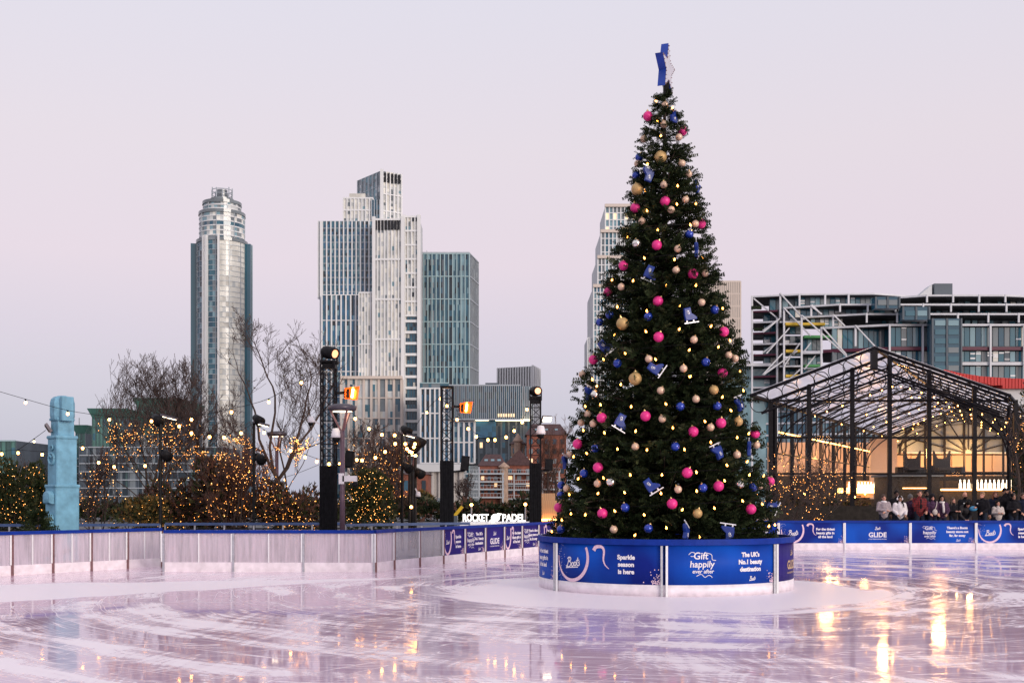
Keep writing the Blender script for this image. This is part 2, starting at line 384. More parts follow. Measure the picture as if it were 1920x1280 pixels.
# ------------------------------------------------------------------ flat print: lettering and swashes, in panel metres
def text2d(s, size, bold=0.0, shear=0.0, space=1.0):
    cu = bpy.data.curves.new('t', 'FONT'); cu.body = s; cu.size = size; cu.align_x = 'CENTER'; cu.align_y = 'CENTER'; cu.offset = bold; cu.shear = shear
    cu.space_character = space; cu.resolution_u = 3; cu.fill_mode = 'FRONT'
    o = bpy.data.objects.new('t', cu); COL.objects.link(o); dg = bpy.context.evaluated_depsgraph_get()
    me = bpy.data.meshes.new_from_object(o.evaluated_get(dg))
    vs = [(v.co.x, v.co.y) for v in me.vertices]; fs = [tuple(p.vertices) for p in me.polygons]
    bpy.data.objects.remove(o); bpy.data.curves.remove(cu); bpy.data.meshes.remove(me)
    return vs, fs
def rib2d(pts, wd):
    n = len(pts); ww = wd if hasattr(wd, '__len__') else [wd] * n; vs = []
    for i, (x, y) in enumerate(pts):
        a = pts[max(i - 1, 0)]; c = pts[min(i + 1, n - 1)]; dx, dy = c[0] - a[0], c[1] - a[1]; l = math.hypot(dx, dy) or 1
        vs += [(x - dy / l * ww[i] / 2, y + dx / l * ww[i] / 2), (x + dy / l * ww[i] / 2, y - dx / l * ww[i] / 2)]
    return vs, [(2 * i, 2 * i + 1, 2 * i + 3, 2 * i + 2) for i in range(n - 1)]
def smooth(pts, k=6):
    out_ = []
    for i in range(len(pts) - 1):
        p0 = pts[max(i - 1, 0)]; p1 = pts[i]; p2 = pts[i + 1]; p3 = pts[min(i + 2, len(pts) - 1)]
        for j in range(k):
            t = j / k
            out_.append(tuple(.5 * ((2 * p1[q]) + (-p0[q] + p2[q]) * t + (2 * p0[q] - 5 * p1[q] + 4 * p2[q] - p3[q]) * t * t + (-p0[q] + 3 * p1[q] - 3 * p2[q] + p3[q]) * t ** 3) for q in range(len(p1))))
    out_ = out_ + [tuple(pts[-1])]
    return [Vector(p) for p in out_] if len(pts[0]) == 3 else out_
def script_logo(wd):
    """the hand-written chemist's wordmark as pen strokes, width wd, centred"""
    S = [[(.10, .02), (.19, .30), (.27, .58)], [(.13, .50), (.22, .60), (.36, .60), (.38, .46), (.24, .34), (.36, .32), (.39, .16), (.26, .02), (.10, .02), (.02, .08)],
         [(.52, .30), (.45, .22), (.46, .08), (.55, .08), (.59, .22), (.52, .30), (.62, .24)], [(.70, .34), (.63, .26), (.64, .12), (.73, .12), (.77, .26), (.70, .34), (.80, .28)],
         [(.90, .62), (.84, .36), (.82, .16), (.88, .14)], [(.78, .42), (.98, .47)], [(1.02, .38), (.95, .32), (1.0, .22), (.96, .12), (.88, .14)], [(.02, -.06), (.30, -.02), (.62, .0), (.90, .03)]]
    vs, fs = [], []
    for st in S:
        p = [((x - .5) * wd, (y - .28) * wd * .8) for x, y in smooth(st, 4)]; v, f = rib2d(p, wd * .055); b = len(vs); vs += v; fs += [tuple(b + i for i in q) for q in f]
    return vs, fs
def merge2d(items):
    vs, fs = [], []
    for (v, f), (ox, oy) in items:
        b = len(vs); vs += [(x + ox, y + oy) for x, y in v]; fs += [tuple(b + i for i in q) for q in f]
    return vs, fs
def lines2d(lines, size, lead, bold=.004): return merge2d([(text2d(s, size, bold), (0, -i * lead + lead * (len(lines) - 1) / 2)) for i, s in enumerate(lines)])
def dots2d(n, fn, seed):
    rnd = random.Random(seed); vs, fs = [], []
    for i in range(n):
        x, y, r = fn(rnd); b = len(vs); vs += [(x - r, y), (x, y - r), (x + r, y), (x, y + r)]; fs.append((b, b + 1, b + 2, b + 3))
    return vs, fs
TXT = {k: lines2d(v, .128, .150, .006) for k, v in {'sparkle': ['Sparkle', 'season', 'is here'], 'uk': ["The UK's", 'No.1 beauty', 'destination'],
       'tiniest': ['For the tiniest', 'beauty gifts in', 'all the land'], 'store': ["There's a Boots", 'beauty store not', 'far, far away']}.items()}
TXT['gift'] = merge2d([(text2d('Gift', .20, .003, .1), (-.03, .17)), (text2d('happily', .185, .003, .1), (.0, .0)), (text2d('ever after', .115, .002, .15), (.02, -.145)),
      (rib2d(smooth([(-.28, .20), (-.22, .25), (-.15, .23), (-.17, .17), (-.24, .17)]), .012), (0, 0)), (rib2d(smooth([(.08, .24), (.20, .20), (.22, .10), (.30, .08)]), .012), (0, 0)),
      (rib2d(smooth([(-.12, -.24), (-.02, -.20), (.06, -.26), (.15, -.22), (.22, -.27)]), .012), (0, 0))])
TXT['glide'] = text2d('GLIDE', .26, .008); TXT['glidesub'] = text2d('AT BATTERSEA POWER STATION', .048, .001)
TXT['rocket'] = text2d('ROCKET', 1, .02); TXT['padel'] = text2d('PADEL', 1, .02)
M['print'] = mat('printed_white', (.80, .76, .80), .5, var=.04); M['printpink'] = mat('printed_pink_sparkle', (.78, .55, .66), .5, var=.15, scale=30); M['printgold'] = mat('printed_gold', (.62, .42, .22), .4, .3)
def print_blue(name):
    m, t, b = nm(name); N = t.nodes; L = t.links
    tcn = N.new('ShaderNodeTexCoord'); gr = N.new('ShaderNodeTexNoise'); gr.inputs['Scale'].default_value = .8; gr.inputs['Detail'].default_value = 1.5
    L.new(tcn.outputs['Object'], gr.inputs['Vector']); cr = N.new('ShaderNodeValToRGB'); e = cr.color_ramp.elements
    e[0].position = .35; e[0].color = (.005, .016, .19, 1); e[1].position = .68; e[1].color = (.006, .085, .50, 1); L.new(gr.outputs['Fac'], cr.inputs[0]); L.new(cr.outputs[0], b.inputs['Base Color'])
    b.inputs['Roughness'].default_value = .5; b.inputs['Specular IOR Level'].default_value = .10
    return m
M['printblue'] = print_blue('printed_blue')
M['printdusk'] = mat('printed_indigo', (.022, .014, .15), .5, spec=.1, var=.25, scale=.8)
def design(kind, W, Hh, seed, txt=None):
    """list of (part name, material, 2-D mesh) for a printed hoarding panel W wide, Hh high, origin bottom left"""
    k = Hh / .80; o_ = []
    if kind == 'swoosh':
        cx, cy, rx, ry = W * .195, Hh * .64, W * .175, Hh * .60
        arc = [(cx + rx * math.cos(a), cy + ry * math.sin(a)) for a in [R(x) for x in range(62, -190, -7)]]
        ws = [.012 + .045 * k * math.sin(math.pi * min(i / len(arc) * 1.1, 1)) + .02 for i in range(len(arc))]
        run = []
        for pt, w_ in list(zip(arc, ws)) + [((0, -9), 0)]:
            if .02 < pt[1] < Hh - .02: run.append((pt, w_))
            else:
                if len(run) > 2: o_.append(('swoosh', 'printpink', rib2d([q[0] for q in run], [q[1] for q in run])))
                run = []
        o_.append(('sparkle', 'print', dots2d(70, lambda r: (min(max(.015, r.gauss(W * .04, W * .03)), W * .2), r.uniform(.02, Hh - .03), r.uniform(.003, .010)), seed)))
        o_.append(('logo', 'print', merge2d([(script_logo(W * .155 + .02), (W * .20, Hh * .50))])))
        hk = smooth([(W * .43, Hh * .84), (W * .45, Hh * .93), (W * .50, Hh * .94), (W * .525, Hh * .84), (W * .52, Hh * .62), (W * .535, Hh * .48), (W * .57, Hh * .38)])
        o_.append(('ribbon', 'printpink', rib2d(hk, [.075 * k * (1 - i / len(hk)) + .010 for i in range(len(hk))])))
        o_.append(('lettering', 'print', merge2d([(txt, (W * .715, Hh * .50))])))
    elif kind == 'gift':
        o_.append(('lettering', 'print', merge2d([(TXT['gift'], (W * .28, Hh * .52)), (txt, (W * .72, Hh * .56)), (script_logo(.17), (W * .735, Hh * .14))])))
    else:
        o_.append(('lettering', 'printgold' if kind == 'glidegold' else 'print', merge2d([(TXT['glide'], (W * .5, Hh * .40)), (TXT['glidesub'], (W * .5, Hh * .20)), (script_logo(.22), (W * .5, Hh * .73))])))
    if kind != 'glidegold':
        def puff(r):
            a, q = r.uniform(math.pi / 2, math.pi), abs(r.gauss(0, .5)); return (W - .02 + math.cos(a) * q * .22 * k, .012 + math.sin(a) * q * .24 * k, r.uniform(.006, .016))
        o_.append(('sparkle', 'printpink', dots2d(90, lambda r: (lambda t: (min(t[0], W - .02), min(t[1], Hh - .02), t[2]))(puff(r)), seed + 5)))
    return o_
def lay(name, mname, m2, mp, parent):
    mb = MB(); vs, fs = m2; mb.add([mp(x, y) for x, y in vs], fs); return mb.build(name, M[mname], parent, kind='stuff' if name in ('sparkle', 'lettering', 'logo') else None)

# ------------------------------------------------------------------ rink barriers
def barrier(label, p, q, n, style, hts=(.26, 1.06, 1.15), group='straight runs of the rink barrier', post='copper', thick=.05, mids=False, designs=None, name='rink_barrier'):
    p = Vector((*p, 0)); q = Vector((*q, 0)); d = (q - p); Lh = d.length; d = d / Lh; nn = Vector((d.y, -d.x, 0)); ang = math.atan2(d.y, d.x)
    if nn.y > 0: nn = -nn
    zb, zp, zt = hts
    root = thing(name, label, 'barrier', p, group)
    MB().box(p + d * Lh / 2 + Vector((0, 0, zb / 2)), (Lh, thick + .02, zb), ang).build('kick_board', M['kick'], root)
    MB().box(p + d * Lh / 2 + Vector((0, 0, (zp + zt) / 2)) + nn * .01, (Lh, thick + .06, zt - zp), ang).build('top_rail', M['blue'], root)
    for i in range(n):
        a = p + d * (Lh * i / n); c = p + d * (Lh * (i + 1) / n); W = Lh / n
        des = designs(i) if designs else None
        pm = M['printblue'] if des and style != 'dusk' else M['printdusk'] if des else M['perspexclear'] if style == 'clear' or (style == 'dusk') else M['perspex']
        pn = MB().box((a + c) / 2 + Vector((0, 0, (zb + zp) / 2)), (W - .03, .02, zp - zb), ang).build('panel', pm, root)
        if des:
            k_, tx = des
            for nm_, mn_, m2 in design(k_, W - .1, zp - zb, i * 11 + int(abs(p.x) * 7), tx):
                lay(nm_, mn_, m2, (lambda a_: lambda x, y: a_ + d * (x + .05) + nn * .014 + Vector((0, 0, zb + y)))(a), pn)
        if mids:
            mc = (a + c) / 2; MB().bar(mc + nn * .02 + Vector((0, 0, zb)), mc + nn * .02 + Vector((0, 0, zp)), .03).build('glazing_bar', M['white'], root)
    for i in range(n + 1):
        a = p + d * (Lh * i / n) + nn * (thick / 2 + .025)
        pb = MB(); pb.bar(a, a + Vector((0, 0, zp)), .055, .05)
        ps = pb.build('post', M[post], root)
        MB().box(a - d * .05 + Vector((0, 0, zb + (zp - zb) / 2)), (.04, .03, zp - zb - .02), ang).build('clamp_strip', M['white'], ps)
    return root
barrier('frosted clear rink barrier run beside the pale blue totem, left end of the rink', A0, A1, 12, 'frost', mids=True)
barrier('frosted rink barrier run facing the camera below the tall black lighting tower', B0, B1, 3, 'frost', post='steel', mids=True)
barrier('short narrow frosted end panel of the rink barrier, one panel wide', B1, D0, 1, 'frost')
def dD(i): return None if i < 2 else [('swoosh', TXT['sparkle']), ('gift', TXT['uk']), ('glide', None), ('swoosh', TXT['tiniest']), ('gift', TXT['store'])][(i - 2) % 5]
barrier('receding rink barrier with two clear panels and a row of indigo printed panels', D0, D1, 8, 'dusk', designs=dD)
def dE(i): return [('swoosh', TXT['tiniest']), ('glide', None), ('gift', TXT['store']), ('swoosh', TXT['sparkle']), ('gift', TXT['uk'])][(i - 3) % 5]
WE = 2.607; E0 = (WX(1460, 44.9) - WE * 3, 44.82); E1 = (E0[0] + WE * 11, 45.1)
barrier('blue printed rink barrier in front of the watching crowd', E0, E1, 11, 'blue', designs=dE, post='white')
# the second, farther run of rail seen over the left barrier
def rail(label, p, q, n, z=1.12):
    p = Vector((*p, 0)); q = Vector((*q, 0)); d = (q - p).normalized(); root = thing('guard_rail', label, 'railing', p, 'blue guard rails behind the rink barrier')
    MB().bar(p + Vector((0, 0, z)), q + Vector((0, 0, z)), .12, .09).build('top_rail', M['bluedull'], root)
    MB().bar(p + Vector((0, 0, z - .17)), q + Vector((0, 0, z - .17)), .05, .05).build('lower_rail', M['black'], root)
    for i in range(n + 1):
        a = p.lerp(q, i / n); MB().bar(a, a + Vector((0, 0, z)), .06).build('post', M['steel'], root)
        if i < n:
            b_ = p.lerp(q, (i + 1) / n); MB().box((a + b_) / 2 + Vector((0, 0, .47)), ((b_ - a).length - .1, .02, .9), math.atan2(d.y, d.x)).build('panel', M['perspexclear'], root)
rail('dull blue guard rail running behind the pale blue totem', XY(-40, 38), XY(300, 39), 6)
rail('dull blue guard rail behind the long frosted barrier, below the bare trees', XY(310, 40), XY(640, 40.5), 6)
rail('dull blue guard rail between the mauve street lamp and the second lighting tower', XY(648, 38.5), XY(880, 41), 5)

# ------------------------------------------------------------------ the round barrier under the Christmas tree
ring = thing('round_tree_barrier', 'round blue printed barrier enclosing the foot of the Christmas tree', 'barrier', TREE_C)
TH0 = [R(-7.8 + 53.7 * k) for k in range(-3, 4)]
def ringp(th, z, r=RING_R): return Vector((TREE_C.x + r * math.sin(th), TREE_C.y - r * math.cos(th), z))
def ringband(r, z0, z1, t0=-math.pi, t1=math.pi, n=72, th=.03):
    mb = MB(); 
    for i in range(n):
        a, c = t0 + (t1 - t0) * i / n, t0 + (t1 - t0) * (i + 1) / n
        mb.add([ringp(a, z0, r), ringp(c, z0, r), ringp(c, z1, r), ringp(a, z1, r), ringp(a, z0, r - th), ringp(c, z0, r - th), ringp(c, z1, r - th), ringp(a, z1, r - th)], [(0, 1, 2, 3), (5, 4, 7, 6), (3, 2, 6, 7), (1, 0, 4, 5)])
    return mb
ringband(RING_R, 0, .235).build('kick_board', M['kick'], ring, True)
ringband(RING_R + .03, 1.05, 1.17, th=.09).build('top_rail', M['blue'], ring, False)
ring_des = [('gift', TXT['store']), ('glidegold', None), ('gift', TXT['tiniest']), ('swoosh', TXT['sparkle']), ('gift', TXT['uk']), ('glidegold', None), ('swoosh', TXT['sparkle'])]
bounds_ = [R(-7.8 + 53.7 * k) for k in (-3, -2, -1, 0, 1, 2, 3)]
for k in range(7):
    t0 = bounds_[k]; t1 = bounds_[k + 1] if k < 6 else bounds_[0] + 2 * math.pi
    kk = [6, 5, 3, 4, 1, 0, 2][k]
    W = (t1 - t0) * RING_R; z0, z1 = .235, 1.05
    if k == 1: kk = 2
    if k == 2: kk = 3
    if k == 3: kk = 4
    if k == 4: kk = 1
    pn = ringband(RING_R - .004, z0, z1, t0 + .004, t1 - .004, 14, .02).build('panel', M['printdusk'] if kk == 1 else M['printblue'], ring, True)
    for nm_, mn_, m2 in design(ring_des[kk][0], W - .1, z1 - z0, k * 13 + 3, ring_des[kk][1]):
        sh = -.38 if kk == 1 else 0
        lay(nm_, mn_, m2, (lambda t_, s_: lambda x, y: ringp(t_ + (x + .05 + s_) / RING_R, z0 + y, RING_R + .004))(t0, sh), pn)
    for s_, mn in ((-.018, 'steel'), (.018, 'white')):
        a = ringp(t0 + s_, 0, RING_R + .03)
        MB().bar(a, a + Vector((0, 0, 1.04)), .045, .045).build('post', M[mn], ring)

# ------------------------------------------------------------------ Christmas tree
rng = np.random.default_rng(11)
TY = TREE_C.y; TX = TREE_C.x; SP = FPX / TY
_py = [175, 195, 220, 260, 300, 400, 500, 600, 700, 800, 900, 1000, 1030]; _hw = [5, 17, 27, 39, 48, 73, 99, 123, 149, 169, 193, 211, 214]
_zz = np.array([WZ(y, TY) for y in _py])[::-1]; _rr = (np.array(_hw) / SP)[::-1]
def renv(z): return np.interp(z, _zz, _rr)
xt = thing('christmas_tree', 'tall decorated Christmas tree with baubles and lights inside the round blue barrier', 'christmas tree', TREE_C)
MB().tube([TREE_C + Vector((0, 0, z)) for z in (0, 3, 6, 9, 11.2)], [.20, .16, .11, .06, .03], 10).build('trunk', M['bark'], xt)
def sprig_template(ns=5, seed=0):
    r = np.random.default_rng(seed); quads = []
    def blade(p, d, L, wd, up):
        d = d / np.linalg.norm(d); s = np.cross(d, up); s /= max(np.linalg.norm(s), 1e-6)
        quads.append([p, p + d * L * .45 + s * wd, p + d * L, p + d * L * .45 - s * wd])
    blade(np.array([0, 0, 0.]), np.array([1., 0, 0]), 1.0, .035, np.array([0, 0, 1.]))
    for i in range(ns):
        t = .08 + .86 * i / (ns - 1); L = .50 * (1 - .5 * t)
        for s in (-1, 1):
            blade(np.array([t, 0, 0]), np.array([.75, s * 1.0, r.uniform(-.25, .3)]), L, .075, np.array([0, r.uniform(-.6, .6), 1.]))
        blade(np.array([t, 0, 0]), np.array([.7, r.uniform(-.4, .4), .9]), L * .8, .07, np.array([0, 1., .2]))
    blade(np.array([.9, 0, 0]), np.array([1., .3, .1]), .25, .05, np.array([0, 0, 1.])); blade(np.array([.9, 0, 0]), np.array([1., -.3, .1]), .25, .05, np.array([0, 0, 1.]))
    return np.array(quads)      # (q,4,3)
def place_sprigs(base, d, up, L, tmpl):
    d = d / np.linalg.norm(d, axis=1, keepdims=True); s = np.cross(up, d); s /= np.maximum(np.linalg.norm(s, axis=1, keepdims=True), 1e-6); u = np.cross(d, s)
    Rm = np.stack([d, s, u], axis=2)                                  # n,3,3
    V = np.einsum('nij,qkj->nqki', Rm, tmpl) * L[:, None, None, None] + base[:, None, None, :]
    return V.reshape(-1, 3)
def foliage(name, base, d, L, parent, mats, wts, tmpl, up=None):
    n = len(base); up = np.tile([0, 0, 1.], (n, 1)) + rng.normal(0, .7, (n, 3)) if up is None else up
    V = place_sprigs(base, d, up, L, tmpl); F_ = np.arange(len(V)).reshape(-1, 4)
    mi = np.repeat(rng.choice(len(mats), n, p=wts), len(tmpl)); q = rng.random(len(mi)) < .18; mi[q] = rng.choice(len(mats), q.sum(), p=wts)
    return bulk_mesh(name, V, F_, mats, mi, parent, 'stuff')
TM = sprig_template()
nb = 2000
zc = np.linspace(.95, 11.38, 400); wt = renv(zc) + np.where(zc > 8.5, .34, .12); zb = rng.choice(zc, nb, p=wt / wt.sum()) + rng.uniform(-.02, .02, nb); an = rng.uniform(0, 2 * np.pi, nb)
bs, ds, ls = [], [], []; branch_mb = MB()
for z, a in zip(zb, an):
    rad = float(renv(z)) * rng.uniform(.82, 1.0) * (1.0 if z > 10.2 else .955 + .065 * math.sin(6 * a + 2.9 * z) + .055 * math.sin(3 * a - 2.1 * z + 1) + .03 * math.sin(11 * a + 5 * z)); out_d = np.array([math.cos(a), math.sin(a), 0]); tilt = rng.uniform(-.25, .40) * (1 if z < 9 else 1.6)
    b0 = np.array([TX, TY, z - tilt * rad]); tip = np.array([TX, TY, z]) + out_d * rad
    ax = tip - b0; axn = ax / np.linalg.norm(ax); side = np.cross([0, 0, 1.], out_d)
    if rad > .5 and rng.random() < .35: branch_mb.tube([b0, tip], [.028, .008], 3, False)
    k = int(3 + rad * 1.7)
    for t in np.linspace(max(.30, 1 - 1.5 / max(rad, .3)), .97, k):
        p = b0 + ax * t
        for s in (-1, 0, 1):
            if s == 0 and t < .9 and rng.random() < .55: continue
            dd = axn * 1.0 + side * s * rng.uniform(.5, 1.1) + np.array([0, 0, rng.uniform(-.45, .75)])
            bs.append(p); ds.append(dd); ls.append(rng.uniform(.16, .30) * (1 if s == 0 else .9) * min(1, .55 + rad * .45))
foliage('foliage', np.array(bs), np.array(ds), np.array(ls), xt, [M['leafdark'], M['leafmid'], M['leaflight']], [.55, .35, .10], TM)
o = branch_mb.build('branches', M['bark'], xt, kind='stuff')
# leader tuft around the top
# ---------------------------------------------------------------- star on top
sn = Vector((.93, -.37, 0)).normalized(); stt = Vector((-sn.y, sn.x, 0)); sc0 = P(1247, 131, TY)
st = thing('star_topper', 'blue edged star with pale face and marquee bulbs on the tree tip', 'star', P(1247, 178, TY))
outl = [(math.sin(k * math.pi / 5) * (.60 if k % 2 == 0 else .25), math.cos(k * math.pi / 5) * (.60 if k % 2 == 0 else .25)) for k in range(10)]
def starmb(s, d0, d1, cap=True):
    mb = MB(); f = [sc0 + stt * x * s + Vector((0, 0, y * s)) + sn * d1 for x, y in outl]; b_ = [sc0 + stt * x * s + Vector((0, 0, y * s)) + sn * d0 for x, y in outl]
    fs = [(i, (i + 1) % 10, 10 + (i + 1) % 10, 10 + i) for i in range(10)]
    if cap: fs += [tuple(range(10)), tuple(range(19, 9, -1))]
    return mb.add(f + b_, fs)
M['starblue'] = mat('star_blue', (.010, .045, .32), .35, var=.2, scale=3); M['starface'] = mat('star_face', (.50, .50, .56), .45, var=.08)
starmb(1, -.09, .08).build('body', M['starblue'], st)
starmb(.93, .082, .090).build('face', M['starface'], st)
mb = MB()
for i in range(10):
    a, c = Vector(outl[i]), Vector(outl[(i + 1) % 10])
    for t in (.1, .37, .63, .9):
        q = a.lerp(c, t) * .96; mb.ball(sc0 + stt * q.x + Vector((0, 0, q.y)) + sn * .095, .013, 5)
mb.build('marquee_bulbs', M['copper'], st)
MB().box(P(1249, 168, TY), (.13, .13, .30)).build('support_post', M['black'], st)

# ---------------------------------------------------------------- ornaments
def on_tree(px, py, inset=.0):
    Y = TY - 1.0
    for _ in range(6):
        z = WZ(py, Y); x = WX(px, Y); r = float(renv(z)) - inset; dx = x - TX
        Y = TY - math.sqrt(max(r * r - dx * dx, 0))
    p = P(px, py, Y); outv = Vector((p.x - TX, p.y - TY, 0)); outv = outv.normalized() if outv.length > .05 else Vector((0, -1, 0))
    return p, outv
orn = []
pink = [(1217, 218), (1277, 246), (1247, 378), (1193, 390), (1312, 420), (1232, 460), (1171, 498), (1298, 514), (1143, 547), (1234, 565), (1235, 632), (1355, 622), (1115, 674), (1353, 699), (1130, 783), (1211, 780), (1299, 809), (1350, 793), (1413, 813), (1085, 832), (1123, 876), (1288, 886), (1346, 911), (1441, 902), (1260, 944), (1131, 962), (1406, 954), (1050, 951)]
tanb = [(1239, 295), (1197, 355), (1169, 607), (1192, 710)]
tanm = [(1337, 731), (1382, 790), (1307, 962)]
peach = [(1247, 198), (1245, 234), (1271, 258), (1209, 261), (1198, 307), (1277, 307), (1289, 327), (1245, 347), (1284, 375), (1258, 394), (1205, 415), (1302, 420), (1270, 467), (1267, 507), (1320, 513), (1167, 538), (1314, 567), (1300, 637), (1364, 666), (1281, 691), (1217, 673), (1376, 672), (1094, 702), (1239, 732), (1304, 748), (1104, 776), (1114, 794), (1242, 785), (1331, 801), (1192, 837), (1416, 834), (1380, 852), (1071, 852), (1122, 906), (1065, 915), (1271, 917), (1422, 910), (1152, 992), (1092, 792)]
silver = [(1195, 457), (1147, 903), (1385, 907), (1118, 740)]
blueb = [(1201, 295), (1195, 329), (1291, 440), (1216, 594), (1145, 590), (1127, 604), (1338, 581), (1159, 681), (1322, 679), (1275, 762), (1343, 761), (1118, 840), (1266, 837), (1097, 887), (1055, 909), (1054, 928), (1317, 914), (1410, 913), (1173, 951), (1216, 990), (1054, 992)]
skates = [(1219, 328, 160, 20), (1260, 222, 100, 60), (1301, 351, 45, 60), (1220, 514, -25, 0), (1302, 469, 170, 78), (1290, 592, 10, 15), (1140, 650, 40, 10), (1230, 691, 55, 5), (1109, 737, 170, 60), (1167, 791, -30, 10), (1381, 756, 195, 50), (1399, 840, 165, 80), (1342, 846, 200, 35), (1222, 910, 32, 0), (1442, 949, 60, 30), (1285, 996, 150, 62), (1362, 996, 172, 0), (1065, 865, 175, 70)]
M['b_pink'] = mat('pink_glitter', (.78, .035, .25), .33, .1, var=.2, scale=40, bump=.1); M['b_tan'] = mat('gold_glitter', (.55, .36, .15), .45, .3, var=.2, scale=40, bump=.15)
M['b_peach'] = mat('champagne_satin', (.72, .50, .36), .35, .25, var=.1, scale=20); M['b_silver'] = mat('mirror_silver', (.82, .78, .72), .08, .95, var=.03); M['b_blue'] = mat('blue_gloss', (.012, .045, .36), .12, .3, var=.1, coat=.6)
M['capgold'] = mat('gold_cap', (.62, .44, .2), .3, .9)
def sphere_mesh(name, mt):
    m = MB().ball((0, 0, 0), 1, 14); me = bpy.data.meshes.new(name); me.from_pydata(m.v, [], m.f); me.materials.append(mt); me.polygons.foreach_set('use_smooth', [True] * len(me.polygons)); return me
capm = MB().lathe((0, 0, 0), [(.24, 0), (.24, .22), (.10, .26), (.10, .40), (.001, .42)], 10); cap_me = bpy.data.meshes.new('cap'); cap_me.from_pydata(capm.v, [], capm.f); cap_me.materials.append(M['capgold'])
for kind, lst, mname, r in (('pink', pink, 'b_pink', .112), ('large gold', tanb, 'b_tan', .140), ('medium gold', tanm, 'b_tan', .102), ('small champagne', peach, 'b_peach', .082), ('silver mirrored', silver, 'b_silver', .105), ('glossy blue', blueb, 'b_blue', .095)):
    for (px, py) in lst: orn.append([kind + ' bauble', px, py, mname, r])
for s_ in skates: orn.append(['blue ice skate', s_[0], s_[1], None, s_])
def where(px, py):
    k = (px - 1246) / np.interp(py, _py, _hw)
    v = 'topmost' if py < 230 else 'high' if py < 340 else 'upper' if py < 480 else 'upper middle' if py < 600 else 'middle' if py < 720 else 'lower middle' if py < 830 else 'low' if py < 930 else 'bottom'
    h = 'left edge' if k < -.75 else 'left side' if k < -.25 else 'centre' if k < .25 else 'right side' if k < .75 else 'right edge'
    return v, h
labs = {}
for o_ in orn:
    v, h = where(o_[1], o_[2]); best = min((q for q in orn if q is not o_ and q[0] != o_[0]), key=lambda q: math.hypot(q[1] - o_[1], q[2] - o_[2]))
    dx, dy = best[1] - o_[1], best[2] - o_[2]; rel = ('left of' if dx > 0 else 'right of') if abs(dx) > abs(dy) else ('above' if dy > 0 else 'below')
    nb_ = best[0].replace(' ornament', ''); o_.append(f'{o_[0]} at {v} {h} of tree, {rel} {nb_}')
for o_ in orn: labs.setdefault(o_[5], []).append(o_)
for l_, g in labs.items():
    if len(g) > 1:
        g.sort(key=lambda q: q[2]); nmx = ['upper', 'lower'] if len(g) == 2 else ['top', 'middle', 'lower', 'bottom']
        for i, q in enumerate(g): q[5] = l_.replace(q[0], f'{nmx[i]} {q[0]}', 1)
ball_me = {}
M['skateblue'] = mat('skate_blue', (.008, .032, .22), .4, var=.25, scale=12); M['skatewhite'] = mat('skate_white', (.78, .78, .82), .35, .2, var=.05)
def skate_parts():
    prof = [(-.15, .22), (.06, .24), (.07, .05), (.17, -.02), (.23, -.09), (.22, -.15), (-.15, -.15), (-.17, .0)]
    mb = MB()
    rings = []
    for y, s in ((-.055, .86), (-.04, .97), (0, 1), (.04, .97), (.055, .86)): rings.append([(x * s, y, z * s) for x, z in prof])
    n = len(prof); vs = [p for r_ in rings for p in r_]
    fs = [tuple(range(n)), tuple(reversed(range((len(rings) - 1) * n, len(rings) * n)))]
    for i in range(len(rings) - 1):
        for k in range(n): fs.append((i * n + k, (i + 1) * n + k, (i + 1) * n + (k + 1) % n, i * n + (k + 1) % n))
    mb.add(vs, fs); boot = mb
    bl = MB(); bl.bounds(-.19, .27, -.012, .012, -.235, -.205); bl.bounds(-.12, -.08, -.012, .012, -.21, -.145); bl.bounds(.09, .13, -.012, .012, -.21, -.145)
    em = MB(); em.torus((-.05, -.062, .10), .030, .010, (1, 0, 0), (0, 0, 1), 10, 4); em.torus((-.03, -.062, .05), .024, .010, (1, 0, 0), (0, 0, 1), 10, 4)
    res = []
    for nm_, m_, mm in (('boot', boot, 'skateblue'), ('blade', bl, 'skatewhite'), ('emblem', em, 'skatewhite')):
        me = bpy.data.meshes.new(nm_); me.from_pydata(m_.v, [], m_.f); me.materials.append(M[mm]); res.append((nm_, me))
    return res
SK = skate_parts()
for o_ in orn:
    nm_, px, py, mname, r, lab = o_
    if mname:
        p, ov = on_tree(px, py, .10)
        if mname not in ball_me: ball_me[mname] = sphere_mesh('bauble', M[mname])
        b_ = bpy.data.objects.new('bauble', ball_me[mname]); link(b_); b_.location = p + ov * .03; b_.scale = (r, r, r)
        b_.rotation_euler = (rng.uniform(-.5, .5), rng.uniform(-.5, .5), rng.uniform(0, 6)); tag(b_, lab, 'bauble', nm_ + 's on the Christmas tree')
        c_ = bpy.data.objects.new('cap', cap_me); link(c_, b_); c_.location = (0, 0, .93)
    else:
        _, _, ang, yaw = r; p, ov = on_tree(px, py, .10)
        e_ = thing('ice_skate_ornament', lab, 'ornament', p + ov * .07, 'blue ice skates hung on the Christmas tree')
        e_.rotation_mode = 'QUATERNION'
        e_.rotation_quaternion = (Matrix.Rotation(R(yaw), 3, 'Z') @ Matrix.Rotation(R(-ang), 3, 'Y')).to_quaternion(); e_.scale = (.74, .74, .74)
        for n2, me in SK: link(bpy.data.objects.new(n2, me), e_)
